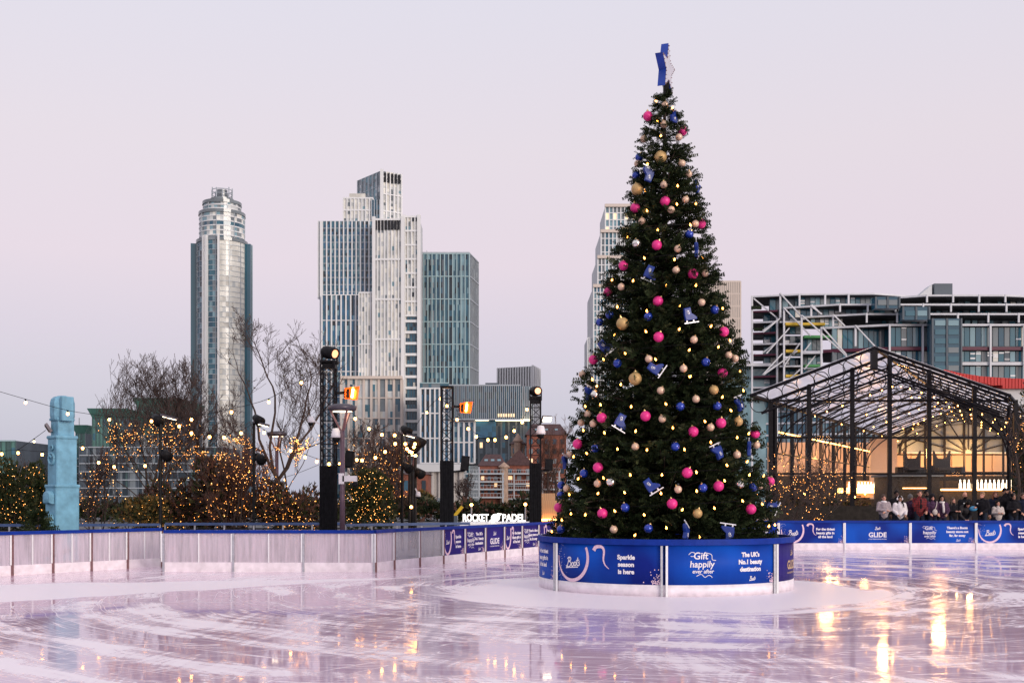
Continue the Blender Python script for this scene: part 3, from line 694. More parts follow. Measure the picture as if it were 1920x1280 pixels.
# ---------------------------------------------------------------- lights on the tree
lt = [(1140 + a / 3.659, 70 + b / 3.659) for a, b in [(345, 440), (345, 580), (365, 682), (282, 872), (262, 1055), (472, 1025), (468, 1150), (275, 1195), (590, 1145), (500, 868), (430, 490)]]
lt += [(1080 + a / 4, 400 + b / 4) for a, b in [(615, 128), (848, 92), (400, 178), (520, 340), (735, 352), (935, 338), (285, 502), (437, 510), (678, 545), (890, 545), (322, 705), (535, 735), (772, 695), (1085, 715), (770, 872), (530, 890), (1000, 850), (300, 915), (843, 1028), (378, 1053), (1055, 1005), (220, 1098), (848, 1228), (600, 1098), (1215, 1185), (138, 1245), (1140, 955)]]
lt += [(1020 + a / 4, 700 + b / 4) for a, b in [(378, 48), (585, 85), (410, 97), (1090, 27), (1480, 130), (1325, 180), (437, 237), (660, 252), (915, 232), (325, 248), (1390, 280), (1200, 362), (965, 410), (692, 435), (465, 447), (310, 428), (1520, 452), (1435, 482), (1243, 518), (775, 575), (1050, 572), (560, 568), (335, 600), (237, 625), (1508, 662), (1362, 690), (1138, 742), (885, 762), (653, 762), (458, 785), (270, 790), (1525, 762), (1632, 770), (1345, 805), (1140, 883), (878, 900), (612, 893), (415, 900), (205, 908), (1478, 957), (1622, 980), (1270, 1010), (1033, 1022), (540, 1032), (755, 1060), (322, 1060), (217, 1052), (150, 1100), (75, 1185), (1670, 1145), (1715, 1135), (918, 1158), (685, 1212), (1160, 1225)]]
tl = thing('tree_light_string', 'string of warm white bulbs wound round the Christmas tree', 'string lights', TREE_C + Vector((0, 0, 1)))
M['treeglow'] = glow('tree_glow_leaf', (1, .55, .16), .8, False)
bm_ = MB().lathe((0, 0, 0), [(.001, -.9), (.5, -.75), (1, 0), (.75, .6), (.35, 1.1), (.3, 1.5), (.001, 1.5)], 8); bulb_me = bpy.data.meshes.new('bulb'); bulb_me.from_pydata(bm_.v, [], bm_.f); bulb_me.materials.append(M['treebulb'])
cordpts = []
for (px, py) in lt:
    p, ov = on_tree(px, py, .08); cordpts.append(p)
    b_ = piece('bulb', bulb_me, tl, p + ov * .05, (.022, .022, .028), rot=(rng.uniform(-.6, .6), rng.uniform(-.6, .6), 0))
mb = MB(); turns = 14
mb.tube([Vector((TX + .93 * float(renv(z)) * math.sin(t), TY - .93 * float(renv(z)) * math.cos(t), z)) for t, z in [(i * .25, 1.2 + (i / (turns * 25.1)) * 9.6) for i in range(int(turns * 25.1))]], .006, 3, False).build('cord', M['wire'], tl)

# ------------------------------------------------------------------ skyline: towers across the river
frnd = random.Random(5)
def facade(root, A, B, z0, z1, nc, nr, glass_, fin=None, band=None, jit=.012, skip=None, edge=True, off=.12):
    A = Vector((*A, 0)); B = Vector((*B, 0)); d = B - A; L = d.length; d = d / L; n = Vector((d.y, -d.x, 0))
    if n.dot(-(A + B) / 2) < 0: n = -n
    ang = math.atan2(d.y, d.x); cw = L / nc; ch = (z1 - z0) / nr
    mb = MB(); mats = [M[g] for g, _ in glass_]; wts = [q for _, q in glass_]
    colm = [frnd.choices(range(len(mats)), wts)[0] for _ in range(nc)]
    for j in range(nr):
        rowm = frnd.choices(range(len(mats)), wts)[0]
        for i in range(nc):
            if skip and skip(i, j): continue
            x_ = frnd.random(); mb.mi = colm[i] if x_ < .52 else rowm if x_ < .68 else frnd.choices(range(len(mats)), wts)[0]
            a = A + d * (cw * i); c = A + d * (cw * (i + 1)); lo, hi = z0 + ch * j, z0 + ch * (j + 1)
            ps = [Vector((a.x, a.y, lo)), Vector((c.x, c.y, lo)), Vector((c.x, c.y, hi)), Vector((a.x, a.y, hi))]
            t1, t2 = frnd.uniform(-jit, jit), frnd.uniform(-jit, jit)
            of = [off + t1, off - t1, off - t1 + t2, off + t1 + t2]
            mb.add([p + n * (o_ + .1) for p, o_ in zip(ps, of)], [(0, 1, 2, 3)])
    mb.build('glazing', mats, root, kind='stuff')
    if fin:
        fm, fw, fd, ev = fin
        for i in range(0 if edge else 1, nc + (1 if edge else 0)):
            if i % ev: continue
            c = A + d * (cw * i) + n * (off + fd / 2); piece('fin', unit_cube(M[fm]), root, (c.x, c.y, (z0 + z1) / 2), (fw, fd, z1 - z0 + .02), ang)
    if band:
        bm, bh, bd, ev = band
        for j in range(0, nr + 1):
            if j % ev: continue
            c = (A + B) / 2 + n * (off + bd / 2 + .013); piece('floor_band', unit_cube(M[bm]), root, (c.x, c.y, z0 + ch * j), (L + .03, bd, bh), ang)
def block(root, poly, z0, z1, mt, name='wall'): return MB().prism(poly, z0, z1).build(name, M[mt], root)
def rect(x0, x1, Y0, Y1): return [(WX(x0, Y0), Y0), (WX(x1, Y0), Y0), (WX(x1, Y0), Y1), (WX(x0, Y0), Y1)]

# --- round riverside tower
Yc = 660.0; cx = WX(416.5, Yc); rt = thing('round_glass_tower', 'slender round glass tower with stepped drum top and open mast crown', 'tower', (cx, Yc, 0))
S_ = Yc / FPX
def drum(px_r, ytop, ybot, nseg, nfl, pick, finm='fingrey', every=1, fw=.35, bandm='fin', bh=.45, mat_core='core'):
    r = px_r * S_; z1, z0 = WZ(ytop, Yc), max(WZ(ybot, Yc), 0)
    MB().lathe((cx, Yc, 0), [(.01, z0), (r - .6, z0), (r - .6, z1 - .2), (.01, z1 - .2)], 40).build('wall', M[mat_core], rt)
    mb = MB(); names = ['g_teal', 'g_teal2', 'g_teal3', 'g_cream', 'g_cream2', 'g_grey', 'g_dark', 'g_litsoft']
    for j in range(nfl):
        for k in range(nseg):
            a, c = 2 * math.pi * k / nseg, 2 * math.pi * (k + 1) / nseg; th = (math.degrees((a + c) / 2) + 90) % 360
            th = th - 360 if th > 180 else th                                # 0 = facing the camera, + = right
            mb.mi = names.index(pick(th, j, nfl)); lo, hi = z0 + (z1 - z0) * j / nfl, z0 + (z1 - z0) * (j + 1) / nfl; q = frnd.uniform(-.015, .015)
            mb.add([(cx + (r + q) * math.cos(a), Yc + (r + q) * math.sin(a), lo), (cx + (r - q) * math.cos(c), Yc + (r - q) * math.sin(c), lo), (cx + (r - q) * math.cos(c), Yc + (r - q) * math.sin(c), hi), (cx + (r + q) * math.cos(a), Yc + (r + q) * math.sin(a), hi)], [(0, 1, 2, 3)])
    mb.build('glazing', [M[n_] for n_ in names], rt, kind='stuff')
    for k in range(0, nseg, every):
        a = 2 * math.pi * k / nseg
        if math.sin(a) > .25: continue
        piece('fin', unit_cube(M[finm]), rt, (cx + (r + .1) * math.cos(a), Yc + (r + .1) * math.sin(a), (z0 + z1) / 2), (.7, fw, z1 - z0), a)
    for j in range(nfl + 1):
        z = z0 + (z1 - z0) * j / nfl; MB().lathe((cx, Yc, 0), [(r - .3, z - bh / 2), (r + .22, z - bh / 2), (r + .22, z + bh / 2), (r - .3, z + bh / 2)], 40).build('floor_band', M[bandm], rt)
    MB().lathe((cx, Yc, 0), [(r + .5, z1 - .6), (r + .5, z1 + 1.2), (r + .2, z1 + 1.2), (r + .2, z1 - .6)], 40).build('parapet', M['g_grey'], rt)
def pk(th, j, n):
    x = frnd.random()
    if th > 8: return 'g_cream' if x < .8 else 'g_cream2' if x < .9 else 'g_litsoft'  # right-hand sector: sunset reflection put into the pane colour as cream
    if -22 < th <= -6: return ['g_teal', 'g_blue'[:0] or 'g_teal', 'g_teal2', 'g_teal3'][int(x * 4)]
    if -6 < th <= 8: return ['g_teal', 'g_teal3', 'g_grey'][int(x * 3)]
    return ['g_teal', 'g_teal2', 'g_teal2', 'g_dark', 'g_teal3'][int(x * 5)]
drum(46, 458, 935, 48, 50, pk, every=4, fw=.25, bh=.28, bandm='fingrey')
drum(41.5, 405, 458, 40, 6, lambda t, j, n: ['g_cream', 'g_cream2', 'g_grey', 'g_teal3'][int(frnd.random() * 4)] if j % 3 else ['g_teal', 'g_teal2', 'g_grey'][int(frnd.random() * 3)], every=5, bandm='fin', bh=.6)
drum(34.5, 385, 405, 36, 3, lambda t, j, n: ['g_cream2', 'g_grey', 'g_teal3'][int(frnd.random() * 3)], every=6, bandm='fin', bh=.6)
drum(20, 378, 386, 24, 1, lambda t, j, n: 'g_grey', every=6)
for th, mt in ((-88, 'g_teal2'), (-74, 'g_teal'), (-26, 'fin'), (-20, 'fin'), (7, 'fin'), (80, 'g_teal'), (90, 'finteal')):      # wing walls standing proud of the drum
    a = R(th - 90); rr_ = 50 * S_; z1 = WZ(460 if abs(th) > 60 else 452, Yc)
    piece('wing_wall', unit_cube(M[mt]), rt, (cx + rr_ * math.cos(a), Yc + rr_ * math.sin(a), z1 / 2), (4.2 if abs(th) > 60 else 2.2, 1.1 if abs(th) < 60 else 1.8, z1), a)
for k in range(10):
    a = 2 * math.pi * k / 10; r_ = 19 * S_; MB().bar((cx + r_ * math.cos(a), Yc + r_ * math.sin(a), WZ(384, Yc)), (cx + r_ * math.cos(a), Yc + r_ * math.sin(a), WZ(354 + (k % 3) * 2, Yc)), .55).build('mast_post', M['fingrey'], rt)
for yy in (358, 366, 374): MB().torus((cx, Yc, WZ(yy, Yc)), 19 * S_, .22, (1, 0, 0), (0, 1, 0), 20, 4).build('mast_ring', M['fingrey'], rt)
MB().lathe((cx, Yc, 0), [(10 * S_, WZ(380, Yc)), (10 * S_, WZ(357, Yc)), (.01, WZ(357, Yc))], 14).build('mast_core', M['g_grey'], rt)

# --- tall stepped white tower group
Yd = 570.0; sd = Yd / FPX
dt = thing('stepped_white_tower', 'tallest stepped tower of white fins and blue glass with beige podium', 'tower', (WX(690, Yd), Yd, 0))
BLUE = [('g_blue', 6), ('g_teal', 3), ('g_teal2', 4), ('g_teal3', 1), ('g_dark', 2)]; CREAM = [('g_cream', 6), ('g_cream2', 4), ('g_litsoft', 1), ('g_grey', 2), ('g_teal3', 1)]
def db(x0, x1, y0, y1, Y0, Y1, nc, nr, gl, fin, band, core='corelight', **k):
    z1, z0 = WZ(y0, Y0), max(0, WZ(y1, Y0)); block(dt, rect(x0, x1, Y0, Y1), z0, z1, core); facade(dt, XY(x0, Y0), XY(x1, Y0), z0, z1, nc, nr, gl, fin, band, **k)
# left blue block, upper and lower
db(597, 700, 415, 560, Yd + 6, Yd + 40, 26, 22, BLUE, ('fin', .62, .7, 2), ('fingrey', .3, .25, 2))
db(604, 676, 553, 935, Yd + 2, Yd + 40, 16, 40, BLUE, ('fin', .7, .7, 2), ('fin', .4, .4, 5))
db(673, 701, 549, 935, Yd - 2, Yd + 30, 5, 44, CREAM, ('fin', .5, .6, 1), ('fin', .7, .7, 11))
# front cream grid
db(701, 754, 412, 935, Yd - 3, Yd + 30, 8, 63, CREAM, ('fin', .55, .7, 1), ('fin', .9, .8, 9))
for i in range(8): piece('louvre_slot', unit_cube(M['slot']), dt, (WX(705.5 + i * 6, Yd - 3), Yd - 3.9, WZ(423, Yd - 3)), (1.05, .5, 4.6))
for i, (x, yb) in enumerate([(597, 935), (701, 935), (755, 935)]): piece('corner_fin', unit_cube(M['fin']), dt, (WX(x, Yd - 4), Yd - 4 + (i == 0) * 9, WZ(410, Yd) / 2), (1.6, 1.2, WZ(410, Yd)))
# middle small block
db(644, 700, 372, 417, Yd + 8, Yd + 36, 8, 6, CREAM, ('fin', .55, .7, 1), ('fin', .8, .6, 3)); db(655, 685, 363, 374, Yd + 12, Yd + 30, 3, 1, [('g_litsoft', 1)], None, None)
db(697, 712, 375, 412, Yd + 7, Yd + 20, 3, 4, [('g_dark', 1), ('g_teal2', 1)], ('fingrey', .4, .4, 1), None)
# the tallest shaft: two faces
z0, z1 = WZ(420, Yd), WZ(312, Yd); a_, b_, c_ = XY(672, Yd + 26), XY(716, Yd + 8), XY(752, Yd + 14)
block(dt, [a_, b_, c_, XY(720, Yd + 40)], z0, z1, 'corelight')
facade(dt, a_, b_, z0, z1, 12, 20, [('g_grey', 3), ('g_teal3', 3), ('g_cream2', 1)], ('fingrey', .5, .6, 2), ('fingrey', .3, .3, 5)); facade(dt, b_, c_, z0, z1, 5, 20, CREAM, ('fin', .65, .7, 1), ('fin', .5, .6, 6))
for i in range(5): piece('louvre_slot', unit_cube(M['slot']), dt, Vector((WX(722.5 + i * 6.3, Yd + 9), Yd + 8.2 + i * .9, WZ(324, Yd))), (1.1, .6, 4.6))
piece('corner_fin', unit_cube(M['fin']), dt, (WX(716, Yd + 7), Yd + 7, (z0 + z1) / 2), (1.6, 1.2, z1 - z0 + 1))
# slim right-hand block
db(758, 785, 407, 592, Yd - 1, Yd + 24, 4, 21, CREAM + [('g_teal3', 4), ('g_dark', 2)], ('fin', .55, .7, 1), ('fin', .9, .8, 3)); db(758, 785, 592, 935, Yd - 1, Yd + 24, 5, 33, [('g_teal2', 3), ('g_dark', 2), ('g_teal', 2), ('g_litsoft', 1)], ('slate', .35, .4, 1), ('fin', 1.3, .95, 2))
for x in (757, 785.5): piece('corner_fin', unit_cube(M['fin']), dt, (WX(x, Yd - 2), Yd - 2, WZ(405, Yd) / 2), (1.7, 1.5, WZ(405, Yd)))
# beige podium
db(640, 753, 708, 935, Yd - 14, Yd - 3.5, 16, 18, [('g_teal2', 2), ('g_teal', 2), ('g_grey', 3), ('g_cream2', 3), ('g_litsoft', 2)], ('finbeige', 1.15, .8, 2), ('finbeige', .6, .6, 3), core='finbeige')
piece('cornice', unit_cube(M['finbeige']), dt, (WX(696.5, Yd - 15), Yd - 14.8, WZ(708, Yd - 14)), (WX(754, Yd - 14) - WX(639, Yd - 14), 2.2, 1.4))

# --- dark teal office tower
Yg = 600.0; gt = thing('dark_teal_tower', 'dark teal gridded tower with grey side and flat roof beside the white tower', 'tower', (WX(840, Yg), Yg, 0))
a_, b_, c_ = XY(787, Yg), XY(880, Yg), XY(896, Yg + 22); z1 = WZ(476, Yg)
block(gt, [a_, b_, c_, XY(800, Yg + 40)], 0, z1, 'slate')
facade(gt, a_, b_, 0, z1, 24, 44, [('g_teal2', 5), ('g_teal', 4), ('g_dark', 4), ('g_teal3', 1), ('g_grey', 1)], ('finteal', .55, .7, 2), ('finteal', .5, .5, 4)); facade(gt, b_, c_, 0, z1, 7, 44, [('slate', 4), ('g_dark', 2), ('g_grey', 1)], ('fingrey', .35, .4, 1), ('fingrey', .5, .5, 4))
MB().bar((WX(803, Yg + 10), Yg + 10, z1), (WX(800, Yg + 10), Yg + 10, z1 + 4), .3).build('roof_crane', M['fingrey'], gt)
block(gt, [XY(789, Yg - .5), XY(880, Yg - .5), XY(896, Yg + 21.5), XY(880, Yg + 22)], z1, z1 + .9, 'fingrey', 'parapet')

# --- low wide block with vertical fins
Yh = 520.0; hb = thing('low_ribbed_office', 'long low office block with grey vertical ribs over a dark undercroft', 'building', (WX(890, Yh), Yh, 0))
def hbk(x0, x1, y0, y1, Y0, Y1, nc, nr, gl, fin, band, core='slate', **k):
    z1, z0 = WZ(y0, Y0), max(0, WZ(y1, Y0)); block(hb, rect(x0, x1, Y0, Y1), z0, z1, core); facade(hb, XY(x0, Y0), XY(x1, Y0), z0, z1, nc, nr, gl, fin, band, **k)
hbk(789, 842, 728, 868, Yh, Yh + 30, 12, 12, [('g_teal2', 4), ('g_blue', 3), ('g_dark', 2), ('g_teal', 1)], ('fin', .75, .8, 2), ('fin', .6, .6, 4)); hbk(787, 842, 718, 728, Yh + 1, Yh + 30, 10, 1, [('g_teal', 1), ('g_grey', 1)], None, ('finteal', .5, .5, 1))
hbk(842, 976, 722, 786, Yh - 2, Yh + 28, 36, 5, [('g_teal2', 5), ('g_dark', 3), ('g_teal', 2), ('g_green2', 1)], ('fingrey', .28, .6, 1), ('fingrey', .6, .5, 5)); hbk(976, 1000, 724, 786, Yh + 4, Yh + 28, 6, 5, [('g_grey', 2), ('g_teal3', 1), ('g_teal', 2)], ('fingrey', .4, .6, 1), None)
hbk(842, 996, 788, 870, Yh + 4, Yh + 26, 22, 8, [('g_dark', 6), ('slate', 3), ('g_teal2', 1), ('g_lit', .25)], ('slate', .8, .6, 2), None); hbk(886, 930, 788, 820, Yh + 2, Yh + 26, 6, 3, [('g_teal2', 1), ('g_blue', 1)], None, None)
piece('lit_soffit', unit_cube(M['softstrip']), hb, (WX(962, Yh + 2), Yh + 1, WZ(787, Yh)), (WX(996, Yh) - WX(930, Yh), 3, .45)); piece('lit_soffit', unit_cube(M['softstrip']), hb, (WX(904, Yh + 2), Yh + 1, WZ(787, Yh)), (6, 3, .35))
hbk(840, 890, 790, 868, Yh + 1, Yh + 20, 10, 8, [('g_teal2', 4), ('g_blue', 3), ('g_teal3', 1)], ('fin', .9, .9, 2), ('fin', .6, .6, 4))
for x0, x1, y, n_ in ((935, 968, 779, 7),): 
    for i in range(n_): piece('lit_window', unit_cube(M['g_lit']), hb, (WX(x0 + (x1 - x0) * i / n_, Yh - 3), Yh - 2.6, WZ(y, Yh)), (.7, .3, 1.5))
block(hb, rect(910, 935, Yh + 6, Yh + 14), WZ(723, Yh), WZ(715, Yh), 'slate', 'plant_room')
hbk(787, 830, 868, 880, Yh - 6, Yh, 1, 1, [('corelight', 1)], None, None, core='corelight')
# --- white ribbed slab behind
Yi = 720.0; wb = thing('white_ribbed_slab', 'pale white ribbed high-rise peeping over the long low office', 'building', (WX(972, Yi), Yi, 0))
block(wb, [XY(934, Yi), XY(997, Yi - 10), XY(1010, Yi + 10), XY(945, Yi + 30)], 0, WZ(690, Yi), 'corelight'); facade(wb, XY(934, Yi), XY(997, Yi - 10), 0, WZ(690, Yi), 13, 24, [('slot', 3), ('g_dark', 3), ('g_grey', 1)], ('fin', .95, 1.0, 1), None); facade(wb, XY(997, Yi - 10), XY(1010, Yi + 10), 0, WZ(688, Yi), 4, 24, [('g_cream2', 2), ('slot', 1)], ('fin', 1.4, 1.2, 1), None)

# --- stepped tower behind the Christmas tree and its lower neighbour
Yj = 600.0; jt = thing('terraced_glass_tower', 'terraced pale glass tower stepping up behind the Christmas tree', 'tower', (WX(1180, Yj), Yj, 0))
JG = [('g_teal3', 4), ('g_teal', 3), ('g_grey', 4), ('g_cream2', 2), ('g_blue', 1)]
for i, (x0, yt, yb, g) in enumerate([(1135, 376, 428, 14), (1127, 428, 480, 15), (1121, 480, 537, 17), (1113, 537, 935, 20)]):
    z1, z0 = WZ(yt, Yj), max(0, WZ(yb, Yj)); Yf = Yj + 12 - 4 * i; block(jt, rect(x0, 1236, Yf, Yj + 50), z0, z1, 'corelight')
    facade(jt, XY(x0, Yf), XY(1236, Yf), z0, z1, g, 4 if i < 3 else 34, JG if i else JG + [('g_lit', 1)], ('fin', .6, .6, 1), ('fin', .45, .5, 1)); piece('terrace_edge', unit_cube(M['finbeige']), jt, (WX((x0 + 1236) / 2, Yf), Yf - .6, z1 + .2), (WX(1237, Yf) - WX(x0 - 1.5, Yf), 2, 1.6))
z1 = WZ(632, Yj); block(jt, rect(1102, 1115, Yj + 2, Yj + 30), 0, z1, 'corelight'); facade(jt, XY(1102, Yj + 2), XY(1113, Yj + 2), 0, z1, 4, 30, JG, ('fin', .5, .5, 1), ('fin', .4, .4, 3))
kt = thing('beige_gridded_tower', 'beige gridded tower showing right of the Christmas tree', 'tower', (WX(1360, Yj), Yj, 0)); z1 = WZ(528, Yj)
block(kt, rect(1325, 1388, Yj, Yj + 30), 0, z1, 'finbeige'); facade(kt, XY(1325, Yj), XY(1388, Yj), 0, z1, 18, 36, [('g_teal', 3), ('g_grey', 4), ('g_teal3', 3), ('g_cream2', 3)], ('finbeige', .75, .7, 1), ('finbeige', .8, .6, 2))

# --- green glass riverside blocks on the left
def green_block(x0, x1, yt, Y, label, nc, nr, flare=True):
    g = thing('green_glass_block', label, 'building', (WX((x0 + x1) / 2, Y), Y, 0), 'green topped riverside blocks'); zt = WZ(yt, Y); zr = zt - 14
    block(g, rect(x0, x1, Y, Y + 40), 0, zt, 'slate'); facade(g, XY(x0, Y), XY(x1, Y), zr, zt, nc, 5, [('g_green', 4), ('g_green2', 3), ('g_teal', 1)], ('g_green2', .4, .4, 1), ('finteal', .5, .5, 5)); facade(g, XY(x0, Y), XY(x1, Y), 0, zr, nc, nr, [('g_grey', 4), ('g_dark', 5), ('slate', 3), ('g_green2', .5), ('g_litsoft', .4)], ('fingrey', .4, .4, 2), ('fingrey', .4, .5, 2))
    if flare:
        A_, B_ = WX(x0 - 6, Y), WX(x1 + 8, Y); m_ = MB(); m_.add([(WX(x0, Y), Y - .5, zt - 2.5), (WX(x1, Y), Y - .5, zt - 2.5), (B_, Y - 3, zt + 1.2), (A_, Y - 3, zt + 1.2), (WX(x0, Y), Y + 38, zt - 2.5), (WX(x1, Y), Y + 38, zt - 2.5), (B_, Y + 41, zt + 1.2), (A_, Y + 41, zt + 1.2)], [(0, 1, 2, 3), (4, 7, 6, 5), (0, 3, 7, 4), (1, 5, 6, 2), (3, 2, 6, 7)]); m_.build('flared_roof', M['g_green'], g)
    m_ = MB()
    for dx in (.3, .36): m_.bar((WX(x0 + (x1 - x0) * dx, Y + 5), Y + 5, zt), (WX(x0 + (x1 - x0) * dx, Y + 5), Y + 5, zt + 5), .2)
    m_.build('antenna', M['fingrey'], g)
green_block(-60, 30, 826, 470, 'low green glass block at the far left edge, with two thin antennas', 10, 6, False)
green_block(143, 160, 802, 520, 'narrow green topped block just right of the pale blue totem', 4, 12)
green_block(174, 234, 772, 450, 'green flared-roof block behind the left bare tree, lower of the pair', 9, 12)
green_block(258, 328, 752, 470, 'green flared-roof block left of the round tower, taller of the pair', 10, 14)
g = thing('pale_riverside_terrace', 'pale low riverside apartments glimpsed through the left bare trees', 'building', (WX(240, 420), 420, 0)); z1 = WZ(838, 420)
block(g, rect(150, 420, 420, 445), 0, z1, 'slate'); facade(g, XY(150, 420), XY(420, 420), 0, z1, 44, 7, [('g_dark', 5), ('g_grey', 4), ('g_litsoft', .6), ('g_green2', 2), ('slate', 3)], ('slate', .5, .5, 3), ('fingrey', .35, .6, 1))

# --- brick warehouses
def gable_house(label, x0, x1, yeave, yridge, Y, depth, wallm, wins, balc=None, turret=None, yb=952, ridge_x=True, name='brick_warehouse'):
    h = thing(name, label, 'building', (WX((x0 + x1) / 2, Y), Y, 0), 'brick riverside houses'); X0, X1 = WX(x0, Y), WX(x1, Y); ze, zr = WZ(yeave, Y), WZ(yridge, Y)
    MB().bounds(X0, X1, Y, Y + depth, 0, ze).build('wall', M[wallm], h)
    m_ = MB(); e = .5
    if ridge_x: m_.add([(X0 - e, Y - e, ze), (X1 + e, Y - e, ze), (X1 + e, Y + depth, ze), (X0 - e, Y + depth, ze), (X0 + 1.5, Y + depth / 2, zr), (X1 - 1.5, Y + depth / 2, zr)], [(0, 1, 5, 4), (2, 3, 4, 5), (1, 2, 5), (3, 0, 4), (3, 2, 1, 0)])
    else: m_.add([(X0 - e, Y - e, ze), (X1 + e, Y - e, ze), (X1 + e, Y + depth, ze), (X0 - e, Y + depth, ze), ((X0 + X1) / 2, Y - e, zr), ((X0 + X1) / 2, Y + depth, zr)], [(0, 4, 5, 3), (1, 2, 5, 4), (0, 1, 4), (2, 3, 5), (3, 2, 1, 0)])
    rf = m_.build('roof', M['rooftile'], h)
    for i in range(3): 
        t = (i + 1) / 4; piece('skylight', unit_cube(M['g_teal3']), rf, (X0 + (X1 - X0) * t, Y + depth * .22, ze + (zr - ze) * .47), (.9, .9, .25), rot=(math.atan2(zr - ze, depth / 2 + e), 0, 0))
    nc, nr = wins
    for i in range(nc):
        for j in range(nr):
            wx = X0 + (X1 - X0) * (i + .5) / nc; wz = 3 + (ze - 3.5) * (j + .5) / nr
            wn_ = piece('window', unit_cube(M[frnd.choice(['g_dark', 'g_dark', 'g_teal2', 'g_grey'])] if frnd.random() < .92 else M['g_lit']), h, (wx, Y - .02, wz), ((X1 - X0) / nc * .45, .25, (ze - 3) / nr * .5))
    if balc:
        bx0, bx1, ys = balc
        for y in ys:
            b_ = piece('balcony', unit_cube(M['fingrey']), h, ((WX(bx0, Y) + WX(bx1, Y)) / 2, Y - 1.2, WZ(y, Y)), (WX(bx1, Y) - WX(bx0, Y), 2.2, .38)); r_ = MB()
            for k in range(13): xx = WX(bx0, Y) + (WX(bx1, Y) - WX(bx0, Y)) * k / 12; r_.bar((xx, Y - 2.2, WZ(y, Y)), (xx, Y - 2.2, WZ(y, Y) + 1.05), .08)
            r_.bar((WX(bx0, Y), Y - 2.2, WZ(y, Y) + 1.05), (WX(bx1, Y), Y - 2.2, WZ(y, Y) + 1.05), .12); r_.build('balustrade', M['fingrey'], h)
        for bx in (bx0 + 2, (bx0 + bx1) / 2 - 8, bx1 - 2): piece('balcony_post', unit_cube(M['fingrey']), h, (WX(bx, Y), Y - 2.25, WZ((ys[0] + yb) / 2, Y)), (.35, .3, (yb - ys[0]) / FPX * Y))
    if turret:
        tx, ty, tb = turret; c = (WX(tx, Y), Y - .5, 0); MB().lathe(c, [(1.1, 0), (1.1, WZ(tb, Y)), (1.5, WZ(tb, Y)), (1.5, WZ(tb - 2, Y)), (.05, WZ(ty, Y))], 12).build('turret', M['brickpale'], h)
    return h
gable_house('brick house with a brown roof and stacked white balconies above the lit sign', 899, 948, 873, 850, 300, 9, 'brick', (4, 4), (869, 945, [888, 903, 917, 932]), (945, 866, 876))
gable_house('narrow pale brick house with pointed turret behind the balcony house', 958, 984, 832, 820, 330, 9, 'brickpale', (2, 5), None, (971, 812, 828))
gable_house('tall red brick house with brown roof between the last lighting tower and Christmas tree', 988, 1062, 815, 792, 320, 12, 'brick', (5, 6), (1000, 1050, [884, 901, 917, 932]))
gable_house('red brick house with white balconies left of the last lighting tower', 948, 999, 872, 842, 308, 9, 'brick', (3, 4), (946, 998, [888, 907, 918, 935]), None, ridge_x=False)
gable_house('low red brick shed left of the second lighting tower', 703, 803, 889, 880, 260, 9, 'brick', (6, 1), None, None)
gable_house('small dark cottage with two lit windows beside the second lighting tower', 801, 832, 945, 936, 250, 5, 'slate', (2, 1), None, None, name='small_house')
g = thing('concrete_hall', 'plain beige concrete hall behind the second lighting tower', 'building', (WX(808, 290), 290, 0)); MB().bounds(WX(783, 290), WX(868, 290), 290, 305, 0, WZ(884, 290)).build('wall', M['concrete'], g); MB().bounds(WX(780, 290), WX(870, 290), 288.5, 306, WZ(884, 290), WZ(870, 290)).build('roof', M['corelight'], g)
for i in range(7): piece('pilaster', unit_cube(M['concrete']), g, (WX(786 + i * 13, 290), 289.6, WZ(884, 290) / 2), (.7, .6, WZ(884, 290)))

# ------------------------------------------------------------------ blue steel-and-glass apartments on the right
Yr = 330.0; rv = thing('terraced_apartments', 'long terraced glass apartment block with white slab edges and diagonal steel braces', 'building', (WX(1660, Yr), Yr, 0))
def zz(y): return WZ(y, Yr)
RG = ['g_teal', 'g_teal', 'g_teal2', 'g_teal3', 'g_teal3', 'g_grey', 'g_grey', 'slate']
def slab(pts, y, th, mt, name='slab', back=Yr + 26):
    pl = [XY(px, Y) for px, Y in pts] + [XY(pts[-1][0], back), XY(pts[0][0], back)]; z = zz(y); MB().prism([(q[0], q[1] + .7) for q in pl[:-2]] + pl[-2:], z - th - .25, z - th - .01).build('soffit', M['slot'], rv); return MB().prism(pl, z - th, z).build(name, M[mt], rv)  # dark layer under each slab: the shade below it put into colour
def glaz(x0, x1, ytop, ybot, Y, n, mats=RG, blinds=.25, name='window'):
    """a run of window panes with dark frames, each pane its own piece"""
    X0, X1 = WX(x0, Y), WX(x1, Y); zt, zb_ = zz(ytop), zz(ybot); piece('wall', unit_cube(M['slate']), rv, ((X0 + X1) / 2, Y + .6, (zt + zb_) / 2), (X1 - X0, .8, zt - zb_)); cw = (X1 - X0) / n
    for i in range(n):
        xx = X0 + cw * (i + .5); mt = 'g_litsoft' if frnd.random() < .07 else frnd.choice(mats)
        piece(name, unit_cube(M[mt]), rv, (xx, Y + .1 + frnd.uniform(-.02, .02), (zt + zb_) / 2), (cw * .86, .2, (zt - zb_) * .94), rot=(frnd.uniform(-.01, .01), 0, frnd.uniform(-.02, .02)))
        if frnd.random() < blinds:
            for q in range(frnd.randint(1, 3)): piece('blind', unit_cube(M['white']), rv, (xx, Y - .06, zb_ + (zt - zb_) * frnd.uniform(.1, .95)), (cw * .84, .1, .42))
def post(x, y0, y1, Y, w_=.55, mt='balcony', nm_='post'): piece(nm_, unit_cube(M[mt]), rv, (WX(x, Y), Y, (zz(y0) + zz(y1)) / 2), (w_, w_, zz(y0) - zz(y1)))
def brace(x0, y0, x1, y1, Y, w_=.36): MB().bar((WX(x0, Y), Y, zz(y0)), (WX(x1, Y), Y, zz(y1)), w_).build('brace', M['balcony'], rv)
